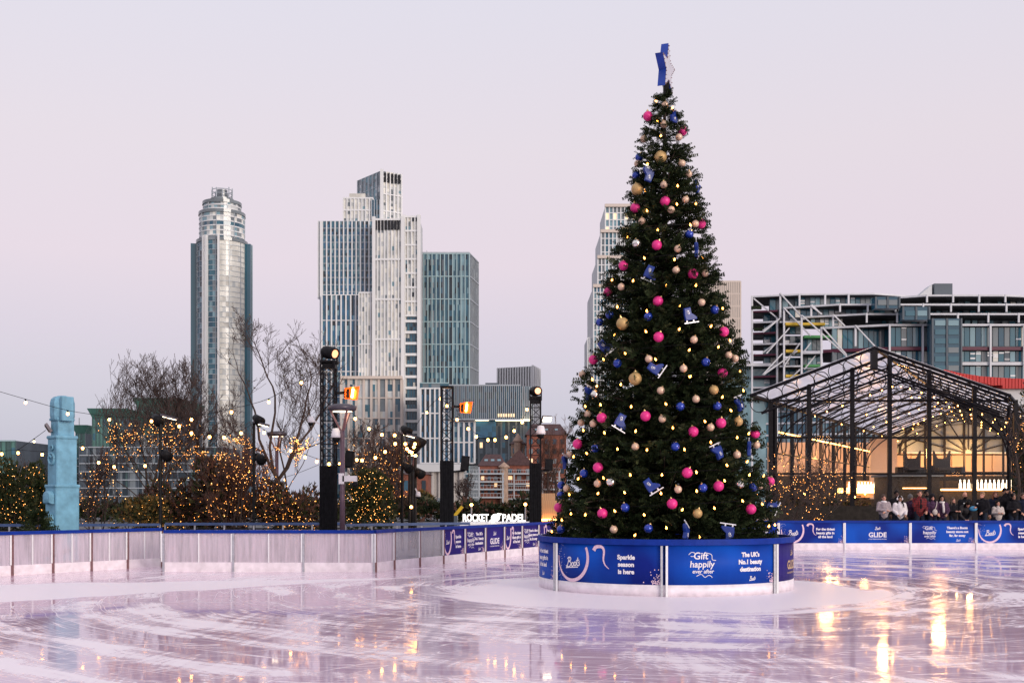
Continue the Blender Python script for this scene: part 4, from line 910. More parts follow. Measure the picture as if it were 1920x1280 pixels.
T1, T2 = Yr + 6, Yr
# terrace levels (tip, bend, ...); each lower level steps forward
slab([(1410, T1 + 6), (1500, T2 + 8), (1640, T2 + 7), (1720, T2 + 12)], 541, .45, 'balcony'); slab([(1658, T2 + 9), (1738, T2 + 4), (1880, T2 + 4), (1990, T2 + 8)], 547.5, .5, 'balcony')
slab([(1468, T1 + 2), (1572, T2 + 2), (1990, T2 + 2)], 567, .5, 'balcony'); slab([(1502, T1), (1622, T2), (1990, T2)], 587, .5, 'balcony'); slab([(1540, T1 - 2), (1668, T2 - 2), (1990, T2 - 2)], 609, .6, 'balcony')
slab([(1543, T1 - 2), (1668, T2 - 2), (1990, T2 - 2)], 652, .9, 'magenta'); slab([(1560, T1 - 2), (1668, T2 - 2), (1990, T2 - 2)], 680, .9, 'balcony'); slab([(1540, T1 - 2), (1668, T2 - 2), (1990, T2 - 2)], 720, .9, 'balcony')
glaz(1443, 1502, 543, 572, T2 + 13, 5); glaz(1500, 1660, 543, 566, T2 + 11, 17); glaz(1480, 1670, 570, 587, T2 + 8, 18, blinds=.05); glaz(1520, 1580, 590, 609, T2 + 6, 7); glaz(1560, 1668, 611, 652, T2 + 3, 11, blinds=.1); glaz(1560, 1668, 655, 720, T2 + 3, 11)
glaz(1668, 1990, 611, 651, T2 - 1, 30, blinds=.35); glaz(1668, 1990, 655, 679, T2 - 1, 30, blinds=.35); glaz(1668, 1990, 683, 720, T2 - 1, 30, blinds=.2)
# dark loggias of the upper three levels, with inner panes turned at angles
for (x0, x1, yt, yb_, Yl, step) in ((1738, 1990, 550, 565, T2 + 10, 49), (1575, 1990, 569, 585, T2 + 8, 52), (1625, 1990, 589, 607, T2 + 6, 57)):
    piece('loggia_wall', unit_cube(M['slate']), rv, (WX((x0 + x1) / 2, Yl + 3), Yl + 3, (zz(yt) + zz(yb_)) / 2), (WX(x1, Yl) - WX(x0, Yl), .6, zz(yt) - zz(yb_)))
    x = x0
    while x < x1:
        post(x, yt, yb_, Yl - 8.2, .45)
        for q in range(4):
            if frnd.random() < .8: piece('loggia_window', unit_cube(M[frnd.choice(RG + ['g_teal3', 'g_grey', 'g_litsoft'])]), rv, (WX(x + step * (.14 + .24 * q), Yl), Yl + 1.5, zz(yb_) + (zz(yt) - zz(yb_)) * .45), (1.6, .15, (zz(yt) - zz(yb_)) * frnd.uniform(.35, .8)), frnd.choice([-.5, .5, 0, .2]))
        x += step
for x in (1668, 1730, 1857, 1920): post(x, 611, 720, T2 - 2.4, .5)
# glazed lift shafts standing forward
def lift(x0, x1, y0, y1, Y):
    X0, X1 = WX(x0, Y), WX(x1, Y); piece('lift_shaft', unit_cube(M['g_teal2']), rv, ((X0 + X1) / 2, Y + 2, (zz(y0) + zz(y1)) / 2), (X1 - X0, 4, zz(y0) - zz(y1)))
    n = int((y1 - y0) / 15)
    for i in range(n):
        for s in (.27, .73): piece('lift_window', unit_cube(M[frnd.choice(['g_teal3', 'g_teal', 'g_grey', 'g_teal'])]), rv, (X0 + (X1 - X0) * s, Y - .08, zz(y1) + (zz(y0) - zz(y1)) * (i + .5) / n), ((X1 - X0) * .36, .25, 1.5))
    for x in (x0, (x0 + x1) / 2, x1): piece('lift_frame', unit_cube(M['slate']), rv, (WX(x, Y), Y - .15, (zz(y0) + zz(y1)) / 2), (.5, .4, zz(y0) - zz(y1)))
lift(1642, 1686, 561, 582, T2 - 4); lift(1693, 1742, 581, 605, T2 - 5.5); lift(1748, 1802, 604, 720, T2 - 7)
# roof plant box
piece('roof_plant', unit_cube(M['slate']), rv, (WX(1763, T2 + 12), T2 + 12, zz(534)), (WX(1781, T2) - WX(1746, T2), 5, 4.4)); m_ = MB(); m_.add([(WX(1722, T2 + 10), T2 + 9.4, zz(543)), (WX(1746, T2 + 10), T2 + 9.4, zz(543)), (WX(1746, T2 + 10), T2 + 9.4, zz(522)), (WX(1722, T2 + 10), T2 + 14, zz(543)), (WX(1746, T2 + 10), T2 + 14, zz(543)), (WX(1746, T2 + 10), T2 + 14, zz(522))], [(0, 1, 2), (3, 5, 4), (0, 2, 5, 3), (0, 3, 4, 1), (1, 4, 5, 2)]); m_.build('roof_plant_ramp', M['corelight'], rv)
# long white diagonal struts
for a in ((1462, 543, 1508, 594, T2 + 5), (1470, 574, 1520, 627, T2 + 3), (1505, 592, 1588, 668, T2), (1520, 572, 1541, 588, T2 + 1), (1563, 591, 1584, 612, T2 - 1), (1542, 617, 1587, 668, T2 - 4), (1604, 614, 1640, 652, T2 - 4), (1413, 548, 1462, 590, T2 + 10), (1522, 570, 1540, 588, T2 + 1.2)): brace(*a)
for x, y0, y1, Y in ((1410, 543, 950, T1 + 4), (1463, 543, 590, T2 + 5.5), (1470, 573, 720, T2 + 3.5), (1503, 590, 720, T2 + .5), (1540, 616, 700, T2 - 3), (1457, 590, 950, T2 + 6), (1521, 570, 592, T2 + 1.5), (1562, 590, 612, T2), (1604, 613, 652, T2 - 3.5), (1499, 543, 566, T2 + 7), (1547, 543, 566, T2 + 7), (1591, 543, 566, T2 + 7)): post(x, y0, y1, Y, .5)
# lower storeys, hidden behind the pavilion from here
block(rv, [XY(1432, Yr + 14), XY(1560, Yr + 6), XY(1990, Yr + 3), XY(1990, Yr + 26), XY(1432, Yr + 26)], 0, zz(720), 'slate')
for a_, b_, n_ in ((XY(1432, Yr + 14), XY(1560, Yr + 6), 14), (XY(1560, Yr + 6), XY(1990, Yr + 3), 44)): facade(rv, a_, b_, 0, zz(720), n_, 10, [('g_teal', 3), ('g_teal2', 3), ('g_grey', 2), ('g_teal3', 1)], ('slate', .3, .3, 2), ('balcony', .5, .6, 1))
# west steel tower: stacked balconies, cross braces
for i, y in enumerate(range(571, 760, 21)):
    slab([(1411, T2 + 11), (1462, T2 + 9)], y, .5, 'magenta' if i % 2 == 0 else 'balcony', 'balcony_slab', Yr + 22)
    if i % 2: brace(1458, y - 1, 1430, y + 20, T2 + 8.4, .4); slab([(1462, T2 + 4), (1503, T2 + 3.5)], y + 6, .45, 'balcony', 'balcony_slab', Yr + 18)
    glaz(1432, 1456, y + 2, y + 19, T2 + 13, 2, blinds=.1); glaz(1470, 1502, y + 8, y + 26, T2 + 9, 3, ['g_teal2', 'g_dark', 'g_teal', 'g_grey'], .15); piece('stair_core', unit_cube(M['slot']), rv, (WX(1463, T2 + 9.5), T2 + 9.5, zz(y + 10)), (1.6, 1, 3.3))
for x0, x1, y, mt in ((1470, 1545, 604, 'yellow'), (1505, 1584, 628, 'green'), (1471, 1500, 655, 'yellow'), (1507, 1538, 683, 'green'), (1471, 1500, 702, 'yellow')): piece('balcony_slab', unit_cube(M[mt]), rv, (WX((x0 + x1) / 2, T2 + 4.5), T2 + 4.5, zz(y)), (WX(x1, T2) - WX(x0, T2), 3, .7), .02)
for a in ((1480, 612, 1437, 660), (1500, 640, 1470, 684), (1495, 655, 1432, 700), (1520, 640, 1505, 660), (1500, 690, 1458, 730), (1536, 655, 1508, 690), (1467, 660, 1432, 698), (1462, 594, 1431, 620)): brace(*a, T2 + 3, .35)
glaz(1505, 1540, 630, 652, T2 + 6, 4); glaz(1505, 1540, 658, 680, T2 + 6, 4); glaz(1505, 1540, 686, 710, T2 + 6, 4); slab([(1503, T2 + 2), (1541, T2 + 1)], 658, .6, 'balcony', 'balcony_slab', Yr + 12)
# low glassy wing far left
MB().bounds(WX(1395, T2 + 16) - 6, WX(1395, T2 + 16) + 6, T2 + 13, T2 + 19, 0, zz(678)).build('low_wing', M['g_teal3'], rv); piece('low_wing_roof', unit_cube(M['balcony']), rv, (WX(1402, T2 + 12), T2 + 14, zz(676)), (13, 9, .9)); 
m_ = MB()
for x in (1388, 1396, 1404, 1412): m_.bar((WX(x, T2 + 11), T2 + 11, zz(676)), (WX(x, T2 + 11), T2 + 11, zz(657)), .18); m_.bar((WX(x, T2 + 11), T2 + 11, zz(657)), (WX(x + 4, T2 + 11), T2 + 11, zz(653)), .15)
m_.build('wing_railing', M['balcony'], rv)
for i in range(4): piece('planter', unit_cube(M['leafdark']), rv, (WX(1414 + i * 5, T2 + 9), T2 + 9.6, zz(569 + (i % 2) * 42) + .4), (1.4, .9, .9))

# ------------------------------------------------------------------ red-roofed hall behind the pavilion
Yq = 100.0; rh = thing('red_roof_hall', 'curved red ribbed roof over a pale wall, behind the pavilion at right', 'building', (WX(1870, Yq), Yq, 0)); top = [(1770, 692), (1800, 699), (1840, 705), (1880, 708), (1925, 710), (1990, 711)]
for i in range(len(top) - 1):
    (xa, ya), (xb, yb_) = top[i], top[i + 1]; n = int((xb - xa) / 3)
    for k in range(n):
        t, t2 = k / n, (k + 1) / n; x0_, x1_ = WX(xa + (xb - xa) * t, Yq), WX(xa + (xb - xa) * t2, Yq); z_ = WZ(ya + (yb_ - ya) * (t + t2) / 2, Yq); px_ = xa + (xb - xa) * t; lo = WZ(min(722, 700 + (px_ - 1770) * .25), Yq) if px_ < 1880 else WZ(728, Yq)
        piece('roof_rib', unit_cube(M['redroof']), rh, ((x0_ + x1_) / 2, Yq + 2 + .05 * (k % 2), (z_ + lo) / 2), ((x1_ - x0_) * .97, 4, z_ - lo))
MB().bounds(WX(1800, Yq), WX(1990, Yq), Yq + .5, Yq + 6, .3, WZ(727, Yq)).build('wall', M['corelight'], rh)

# ------------------------------------------------------------------ glass pavilion: skewed plan, ribs step back to the right
pv = thing('glass_pavilion', 'black framed glass pavilion with ring-filled trusses and warm lights inside', 'pavilion', (WX(1640, 55), 55, .45))
VPX = 2050.0; Y0 = 54.0; STEP = 3.2; NR = 11
LE, RE, AP = P(1408, 741, Y0), P(1892, 741, Y0), P(1640, 652, Y0)
dv = Vector(((VPX - CX) / FPX, 1, 0))          # the run of ridge and eaves, away from the camera
def at_rib(p, k): return p + dv * (STEP * k)
def tub(name, pts, r, mt='iron', n=5, parent=pv): return MB().tube(pts, r, n).build(name, M[mt], parent)
GZ = .45
for k in range(NR + 1):
    l, a, r_ = at_rib(LE, k), at_rib(AP, k), at_rib(RE, k); dn = Vector((0, 0, -.95))
    rib = tub('rib', [l, a, r_], .085 if k < 2 else .06)
    tub('lower_chord', [l + Vector((.5, 0, -.85)), a + dn, r_ + Vector((-.5, 0, -.85))], .06 if k < 2 else .035, parent=rib)
    m_ = MB()
    for s0, s1 in ((l, a), (r_, a)):
        for i in range(8):
            if k > 6 and i % 2: continue
            c = s0.lerp(s1, (i + .55) / 8) + Vector((0, 0, -.47 + (.05 if i % 2 else -.05))); u = (s1 - s0).normalized(); m_.torus(c, (.44, .36, .40)[i % 3], .026 if k < 3 else .017, u, Vector((0, 0, 1)) - u * u.z, 16 if k < 4 else 10, 4)
    m_.build('ring_tracery', M['iron'], rib)
    for e_, s_ in ((l, 1), (r_, -1)):
        if k > 0:
            tub('post', [Vector((e_.x + .25 * s_, e_.y, GZ)), e_ + Vector((.25 * s_, 0, -.2))], .11)
        arc = smooth([(e_.x + .3 * s_, e_.y, e_.z - 3.0), (e_.x + .55 * s_, e_.y, e_.z - 1.9), (e_.x + 1.5 * s_, e_.y, e_.z - .9), (e_.x + 3.0 * s_, e_.y, e_.z - .05)])
        if k > 0: tub('arched_brace', arc, .04)
    if k > 0: tub('arch', [Vector(((l.x + r_.x) / 2 + (r_.x - l.x) * .47 * math.cos(R(t)), l.y, l.z - 2.2 + (a.z - l.z + .9) * math.sin(R(t)))) for t in range(0, 181, 9)], .028)
    if k in (2, 4, 6, 8): tub('tie_rod', [at_rib(LE, k) + Vector((.6, 0, -.8)), at_rib(AP, k) + Vector((0, 0, -1.4)), at_rib(RE, k) + Vector((-.6, 0, -.8))], .03)
for p_, nm_ in ((LE, 'eave_beam'), (AP, 'ridge_beam'), (RE, 'eave_beam')): tub(nm_, [p_, at_rib(p_, NR)], .10)
for t in (.25, .5, .75):
    for s0 in (LE, RE): tub('purlin', [s0.lerp(AP, t), at_rib(s0.lerp(AP, t), NR)], .028)
for k in range(NR):                       # roof sheets, bay by bay
    for s0, nm_ in ((LE, 'roof_sheet'), (RE, 'roof_sheet')):
        for t0, t1 in ((.0, .5), (.5, 1.0)):
            q = [at_rib(s0.lerp(AP, t0), k), at_rib(s0.lerp(AP, t1), k), at_rib(s0.lerp(AP, t1), k + 1), at_rib(s0.lerp(AP, t0), k + 1)]; up = Vector((0, 0, .10)); th = Vector((0, 0, .03)); m_ = MB()
            m_.add([x + up for x in q], [(0, 1, 2, 3)]); m_.build(nm_, M['poly'], pv)
MB().box(AP + Vector((0, .1, -.5)), (.28, .28, 1.1)).build('king_post', M['iron'], pv)
# front glass wall on the second rib
G0, G1, GA = at_rib(LE, 1), at_rib(RE, 1), at_rib(AP, 1); Yw = G0.y; cols = [1445, 1517, 1598, 1668, 1742, 1827, 1904]; rows = [WZ(971, Yw), WZ(888, Yw), WZ(820, Yw), WZ(751, Yw)]
def roofz(x): return (G0.z + (GA.z - G0.z) * (x - G0.x) / (GA.x - G0.x)) if x < GA.x else (GA.z + (G1.z - GA.z) * (x - GA.x) / (G1.x - GA.x))
for px_ in cols: x = WX(px_, Yw); MB().box((x, Yw, (GZ + roofz(x) - .1) / 2 + .2), (.20, .14, roofz(x) - GZ - .1)).build('wall_post', M['iron'], pv)
for z_ in rows[1:]: MB().bar((WX(1445, Yw), Yw + .02, z_), (WX(1904, Yw), Yw + .02, z_), .09, .11).build('transom', M['iron'], pv)
for i in range(len(cols) - 1):
    xa, xb = WX(cols[i], Yw) + .12, WX(cols[i + 1], Yw) - .12
    for j in range(4):
        za = rows[j] + .06; zb_ = rows[j + 1] - .06 if j < 3 else None
        if zb_ is None: t_ = [(xa, za), (xb, za), (xb, roofz(xb) - .2), (xa, roofz(xa) - .2)]
        else: t_ = [(xa, za), (xb, za), (xb, zb_), (xa, zb_)]
        m_ = MB(); m_.add([(x, Yw + .03, z) for x, z in t_] + [(x, Yw + .04, z) for x, z in t_], [(0, 1, 2, 3), (7, 6, 5, 4), (0, 4, 5, 1), (1, 5, 6, 2), (2, 6, 7, 3), (3, 7, 4, 0)]); m_.build('pane', M['pane'], pv)
MB().bounds(WX(1447, Yw), WX(1662, Yw), Yw - .12, Yw - .06, GZ, WZ(948, Yw)).build('lower_panel', M['darkwood'], pv)
# far end wall with a sunburst fanlight
F0, F1, FA = at_rib(LE, NR), at_rib(RE, NR), at_rib(AP, NR); Yf = F0.y; cxf = (F0.x + F1.x) / 2 + .3; fz = WZ(852, Yf)
for i in range(9):
    x = F0.x + (F1.x - F0.x) * i / 8; MB().bar((x, Yf, GZ), (x, Yf, F0.z + (FA.z - F0.z) * (1 - abs(i - 4) / 4) * .96), .14).build('end_post', M['iron'], pv)
for y_ in (822, 852, 885): MB().bar((F0.x, Yf - .03, WZ(y_, Yf)), (F1.x, Yf - .03, WZ(y_, Yf)), .10).build('end_transom', M['iron'], pv)
for i in range(1, 8): a = math.pi * i / 8; tub('sunburst_bar', [Vector((cxf + .4 * math.cos(a), Yf - .08, fz + .4 * math.sin(a))), Vector((cxf + 5.4 * math.cos(a), Yf - .08, fz + 3.6 * math.sin(a)))], .05)
tub('fanlight_arch', [Vector((cxf + 5.4 * math.cos(R(t)), Yf - .05, fz + 3.6 * math.sin(R(t)))) for t in range(0, 181, 10)], .10)
MB().add([(F0.x, Yf + .1, WZ(848, Yf)), (F1.x, Yf + .1, WZ(848, Yf)), (F1.x, Yf + .1, F1.z), (FA.x, Yf + .1, FA.z), (F0.x, Yf + .1, F0.z)], [(0, 1, 2, 3, 4)]).build('end_glass', M['g_grey'], pv)
# left side wall tracery bays
for k in range(1, NR):
    p0, p1 = at_rib(LE, k), at_rib(LE, k + 1); ox = Vector((.25, 0, 0))
    for z_ in (2.2, 4.3): tub('side_rail', [Vector((p0.x + .25, p0.y, z_)), Vector((p1.x + .25, p1.y, z_))], .05)
    if k < 8:
        c = (p0 + p1) / 2 + ox; MB().torus(Vector((c.x, c.y, 4.9)), .55, .035, dv.normalized(), (0, 0, 1), 16, 4).build('side_ring', M['iron'], pv); 
        for t in (.33, .67): q = p0.lerp(p1, t) + ox; tub('side_bar', [Vector((q.x, q.y, 5.2)), Vector((q.x, q.y, q.z))], .035)
# ---- inside the pavilion: warm back building, bar, lamps
inr = thing('cafe_back_wall', 'warm lit cream panelled wall seen through the pavilion glass', 'wall', (WX(1760, 92), 92, GZ)); Yb = 92.0
MB().bounds(WX(1440, Yb), WX(2000, Yb), Yb, Yb + .3, GZ, WZ(829, Yb)).build('wall_face', M['wallwarm'], inr)
for i in range(14): piece('wall_panel', unit_cube(M['wallwarm']), inr, (WX(1460 + i * 38, Yb), Yb - .08, WZ(880, Yb)), (WX(1496, Yb) - WX(1460, Yb), .1, 3.2)); 
MB().bounds(WX(1430, Yb), WX(2000, Yb), Yb - 1.2, Yb - 1.0, GZ, WZ(892, Yb)).build('dark_wainscot', M['darkwood'], inr)
MB().bounds(WX(1690, Yb), WX(1990, Yb), Yb - .9, Yb - .6, WZ(849, Yb), WZ(846, Yb)).build('cove_light', M['softstrip'], inr)
MB().bounds(WX(1680, Yb), WX(1995, Yb), Yb - .95, Yb, WZ(829, Yb), WZ(826, Yb)).build('soffit', M['wallwarm'], inr)
sidew = thing('peach_side_wall', 'peach coloured wall panel standing inside the pavilion right of centre', 'wall', (WX(1645, 80), 80, GZ)); MB().bounds(WX(1632, 80), WX(1682, 80), 80, 80.2, GZ, WZ(822, 80)).build('panel', M['wallwarm'], sidew)
# bar, kiosk, tables and lamps in the pavilion
bar = thing('bar_counter', 'dark bar counter with a glowing golden back shelf inside the pavilion', 'bar', (WX(1600, 76), 76, GZ))
MB().bounds(WX(1515, 76), WX(1655, 76), 76, 77, GZ, WZ(935, 76)).build('counter', M['darkwood'], bar); MB().bounds(WX(1585, 76), WX(1656, 76), 77.6, 77.8, WZ(924, 76), WZ(914, 76)).build('lit_shelf', M['warmstrip'], bar); MB().bounds(WX(1600, 76), WX(1656, 76), 78.2, 78.4, WZ(932, 76), WZ(900, 76)).build('shelf_panel', M['wood'], bar)
m_ = MB()
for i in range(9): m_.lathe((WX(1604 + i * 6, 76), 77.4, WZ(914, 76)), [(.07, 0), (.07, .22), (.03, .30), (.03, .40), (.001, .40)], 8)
m_.build('bottles', M['paleglow'], bar)  # bottles given a glow of their own, though no lamps
ks = thing('dark_kiosk', 'dark timber kiosk behind the crowd inside the pavilion', 'kiosk', (WX(1712, 70), 70, GZ)); MB().bounds(WX(1668, 70), WX(1762, 70), 70, 73, GZ, WZ(893, 70)).build('body', M['darkwood'], ks); MB().bounds(WX(1664, 70), WX(1766, 70), 69.7, 73.2, WZ(893, 70), WZ(889, 70)).build('roof', M['slate'], ks); MB().bounds(WX(1692, 70), WX(1742, 70), 69.9, 69.97, WZ(915.5, 70), WZ(914, 70)).build('light_strip', M['warmstrip'], ks); MB().bounds(WX(1666, 69.5), WX(1669, 69.5), 69.5, 69.6, GZ, WZ(892, 69.5)).build('corner_post', M['lampwhite'], ks)
def chairshape(px_, py_, Y, s):
    o_ = thing('wing_chair', f'dark high-backed wing chair silhouette on the upper level, {s} one', 'chair', P(px_, 889, Y), 'dark chairs on the pavilion upper level'); b = P(px_, 889, Y)
    m_ = MB(); m_.add([b + Vector((x, y, z)) for y in (0, .25) for x, z in ((-.5, 0), (.5, 0), (.52, 1.5), (.28, 1.0), (-.28, 1.0), (-.52, 1.5))], [(0, 1, 2, 3, 4, 5), (11, 10, 9, 8, 7, 6)] + [(i, i + 6, (i + 1) % 6 + 6, (i + 1) % 6) for i in range(6)]); m_.build('backrest', M['slot'], o_)
    m_ = MB(); m_.box(b + Vector((0, -.35, .35)), (.95, .7, .18)); m_.build('seat', M['slot'], o_)
chairshape(1711, 868, 71, 'left'); chairshape(1767, 872, 71.5, 'right')
mz = thing('mezzanine_shelf', 'dark mezzanine shelf cluttered with dark boxes, above the kiosk', 'shelf', (WX(1790, 72), 72, WZ(900, 72))); MB().bounds(WX(1670, 72), WX(1812, 72), 72, 74, WZ(900, 72), WZ(894, 72)).build('deck', M['darkwood'], mz)
for i, (x, w_, h_) in enumerate(((1690, .7, .5), (1729, .6, .35), (1752, .5, .6), (1781, .55, .45), (1798, .6, .5))): MB().box((WX(x, 72), 71.9, WZ(896, 72) + .2 + h_ / 2), (w_, .5, h_), .2 * i).build('box', M['slot'], mz)
bs_ = thing('bottle_display', 'row of pale bottles on a lit display shelf at the right of the pavilion', 'display', (WX(1850, 68), 68, WZ(917, 68))); MB().bounds(WX(1768, 68), WX(1908, 68), 68, 68.4, WZ(919, 68), WZ(916, 68)).build('shelf', M['warmstrip'], bs_)
for i in range(13): MB().lathe((WX(1803 + i * 8, 68), 68.2, WZ(916, 68)), [(.075, 0), (.075, .32), (.035, .42), (.035, .55), (.001, .55)], 8).build('bottle', M['paleglow'], bs_)  # display bottles emit light themselves to look brightly lit
MB().bounds(WX(1768, 68.4), WX(1908, 68.4), 68.45, 68.55, GZ, WZ(919, 68)).build('back_panel', M['darkwood'], bs_)
icos = MB().ball((0, 0, 0), 1, 6)
def bulb_mesh(mt):
    me = bpy.data.meshes.new('bulb'); me.from_pydata(icos.v, [], icos.f); me.materials.append(M[mt]); return me
BM = {k: bulb_mesh(k) for k in ('bulb', 'bulbpale', 'warmstrip')}
def festoon(label, pts, bulbs, r=.06, mt='bulb', cord=.010, group='festoon strings of bare bulbs', drop=.06, sagk=0):
    o_ = thing('festoon_lights', label, 'string lights', pts[0], group); MB().tube(smooth(pts, 4), cord, 4).build('cable', M['wire'], o_)
    for b in bulbs:
        r_b = r * .70; b_ = piece('bulb', BM[mt], o_, b + Vector((0, 0, -drop - r_b)), (r_b, r_b, r_b * 1.15)); MB().bar(b, b + Vector((0, 0, -drop)), .04).build('socket', M['wire'], o_)
    return o_
def pxline(L_, Y): return [P(x, y, Y) for x, y in L_]
eave = [at_rib(LE, k * .25) + Vector((.45, 0, -1.5)) for k in range(4, 44)]; festoon('dense golden bulb string along the left eave inside the pavilion', eave, [eave[i].lerp(eave[i + 1], t) for i in range(len(eave) - 1) for t in (0, .33, .66)], .055, 'warmstrip', group='bulb strings in the pavilion', drop=.02)
prnd = random.Random(3)
for k, nm_ in ((2, 'second'), (4, 'fourth'), (6, 'sixth'), (8, 'eighth'), (10, 'tenth')):
    a = [at_rib(LE.lerp(AP, t), k) + Vector((0, 0, -1.0)) for t in (.25, .5, .75, .95)] + [at_rib(RE.lerp(AP, t), k) + Vector((0, 0, -1.0)) for t in (.9, .7, .5, .3, .1)]; aa = smooth(a, 4)
    festoon(f'bulb string following the {nm_} roof rib from the front of the pavilion', a, [p for i, p in enumerate(aa) if i % 2 == 0], .05, 'bulb', group='bulb strings in the pavilion')
arch = [Vector((cxf + 5.6 * math.cos(R(t)), Yf - 1.2, fz + 3.9 * math.sin(R(t)))) for t in range(8, 150, 7)]; festoon('bulb string over the sunburst fanlight at the far end of the pavilion', arch, arch, .075, 'bulb', group='bulb strings in the pavilion')
row = [P(1508 + i * 19, 922 + (i % 3) * 3, 74) for i in range(9)]; festoon('row of hanging bulbs above the bar counter in the pavilion', [p + Vector((0, 0, .3)) for p in row], row, .085, 'bulb', group='bulb strings in the pavilion')
for (x, y, Y, e_, s_) in ((1545, 850, 66, 420, .5), (1560, 858, 84, 1300, .5), (1700, 850, 87, 1100, .5), (1820, 858, 88, 1100, .5), (1620, 905, 75, 160, .3), (1790, 900, 64, 120, .3), (1660, 770, 64, 600, .4), (1760, 800, 72, 500, .4)):     # unseen fill lights without fixtures, added to swell the glow of the massed bulbs
    ld = bpy.data.lights.new('pavilion_fill_light', 'POINT'); ld.energy = e_; ld.color = (1, .46, .14); ld.shadow_soft_size = s_; lo_ = bpy.data.objects.new('pavilion_fill_light', ld); COL.objects.link(lo_); lo_.location = P(x, y, Y)

# ------------------------------------------------------------------ festoons over the square
S1 = [(-40, 722), (48, 748), (127, 769), (205, 780), (284, 783), (359, 780), (434, 766), (504, 747), (565, 711), (606, 690)]
festoon('long festoon string crossing before the pale blue totem to the tallest lighting tower', pxline(S1, 34.5), pxline(S1[1:-1], 34.5), .062)
S2 = [(96, 846), (155, 834), (185, 861), (214, 869), (272, 867), (300, 846)]; festoon('low festoon string from the totem to the leftmost lamp pole', pxline(S2, 38), pxline(S2[1:-1], 38), .065)
S3 = [(301, 786), (336, 793), (359, 806), (393, 813), (420, 814), (452, 806), (476, 793)]; festoon('festoon string between the two slim black lamp poles', pxline(S3, 41), pxline(S3[1:-1], 41), .075)
S4 = [(478, 793), (495, 805), (545, 839), (572, 851), (594, 859), (617, 864), (637, 864), (669, 856), (679, 857), (704, 852), (722, 841), (741, 826), (754, 808)]; festoon('sagging festoon string passing behind the mauve street lamp', pxline(S4, 43), pxline(S4[1:-1], 43), .078)
S5 = [(652, 766), (666, 779), (692, 798), (716, 809), (740, 810), (756, 815)]; festoon('short festoon string right of the mauve street lamp, in front of the beige podium', pxline(S5, 42.5), pxline(S5[1:-1], 42.5), .075)
S6 = [(-30, 842), (3, 845), (34, 843), (79, 846), (120, 842), (155, 828)]; festoon('festoon string low at the left edge behind the totem', pxline(S6, 40), pxline(S6[1:4], 40), .07)
S6b = [(34, 843), (64, 822), (86, 806)]; festoon('short festoon drop rising to the black floodlight on the totem', pxline(S6b, 37.5), pxline(S6b[1:2], 37.5), .05, 'bulbpale')
S7 = [(302, 850), (380, 842), (450, 861), (467, 878), (495, 892), (535, 894), (600, 870)]; festoon('lowest festoon string hanging in the bare trees', pxline(S7, 46), pxline(S7[2:-1], 46), .07)
S8 = [(846, 742), (862, 780), (878, 798), (893, 813), (915, 819), (928, 819), (949, 814), (964, 802), (979, 786), (994, 760)]; festoon('sagging festoon string between the second and the last lighting tower', pxline(S8, 44), pxline([(826, 742), (838, 755), (857, 781)] + S8[2:-1] + [(988, 762)], 44), .075)
S9 = [(757, 815), (770, 812), (800, 768), (826, 742)]; festoon('thin festoon string from the lamp cluster up to the second lighting tower', pxline(S9, 43.5), pxline([(800, 768)], 43.5), .06)

# ------------------------------------------------------------------ lighting towers
def tower(label, x, ytop, ycov, wpx, Y, moving=None):
    b = Vector((WX(x, Y), Y, 0)); w_ = wpx / FPX * Y / 2; zt, zc_ = WZ(ytop, Y), WZ(ycov, Y); o_ = thing('truss_tower', label, 'lighting tower', b, 'black lighting truss towers'); cs = [(-w_, -w_), (w_, -w_), (w_, w_), (-w_, w_)]
    for cx_, cy_ in cs: MB().tube([b + Vector((cx_, cy_, 0)), b + Vector((cx_, cy_, zt))], .030, 6).build('chord', M['truss'], o_)
    n = int((zt - zc_) / (w_ * 1.7)); hs = (zt - zc_) / n
    for i in range(n):
        m_ = MB()
        for f in range(4):
            p, q = Vector((*cs[f], 0)), Vector((*cs[(f + 1) % 4], 0))
            if (i + f) % 2: p, q = q, p
            m_.tube([b + p + Vector((0, 0, zc_ + hs * i)), b + q + Vector((0, 0, zc_ + hs * (i + 1)))], .016, 4); m_.tube([b + p + Vector((0, 0, zc_ + hs * i)), b + q + Vector((0, 0, zc_ + hs * i))], .014, 4)
        m_.build('lattice', M['truss'], o_)
    m_ = MB(); n = 20; vs = []
    for j in range(9):                        # cloth cover with folds
        z = (zc_ + .05) * j / 8
        for k in range(n * 4):
            side, t = divmod(k, n); p, q = cs[side], cs[(side + 1) % 4]; f = 1.16 + .03 * math.sin(k * 1.7 + j * .6) + .02 * math.sin(k * .9); vs.append((b.x + (p[0] + (q[0] - p[0]) * t / n) * f, b.y + (p[1] + (q[1] - p[1]) * t / n) * f, z))
    m_.add(vs, [(j * n * 4 + k, j * n * 4 + (k + 1) % (n * 4), (j + 1) * n * 4 + (k + 1) % (n * 4), (j + 1) * n * 4 + k) for j in range(8) for k in range(n * 4)] + [tuple(8 * n * 4 + k for k in range(n * 4))]); m_.build('cloth_cover', M['fabric'], o_)
    MB().box(b + Vector((0, 0, zt + .03)), (w_ * 2.3, w_ * 2.3, .06)).build('top_plate', M['black'], o_)
    return o_
tower('tallest black lighting tower, left of the mauve street lamp', 616, 680, 876, 25, 36.0)
tower('black lighting tower in front of the long low office, second from the left', 838, 727, 866, 21, 42.0)
tower('black lighting tower nearest the Christmas tree, beside the red brick house', 1004, 746, 871, 19, 46.0)
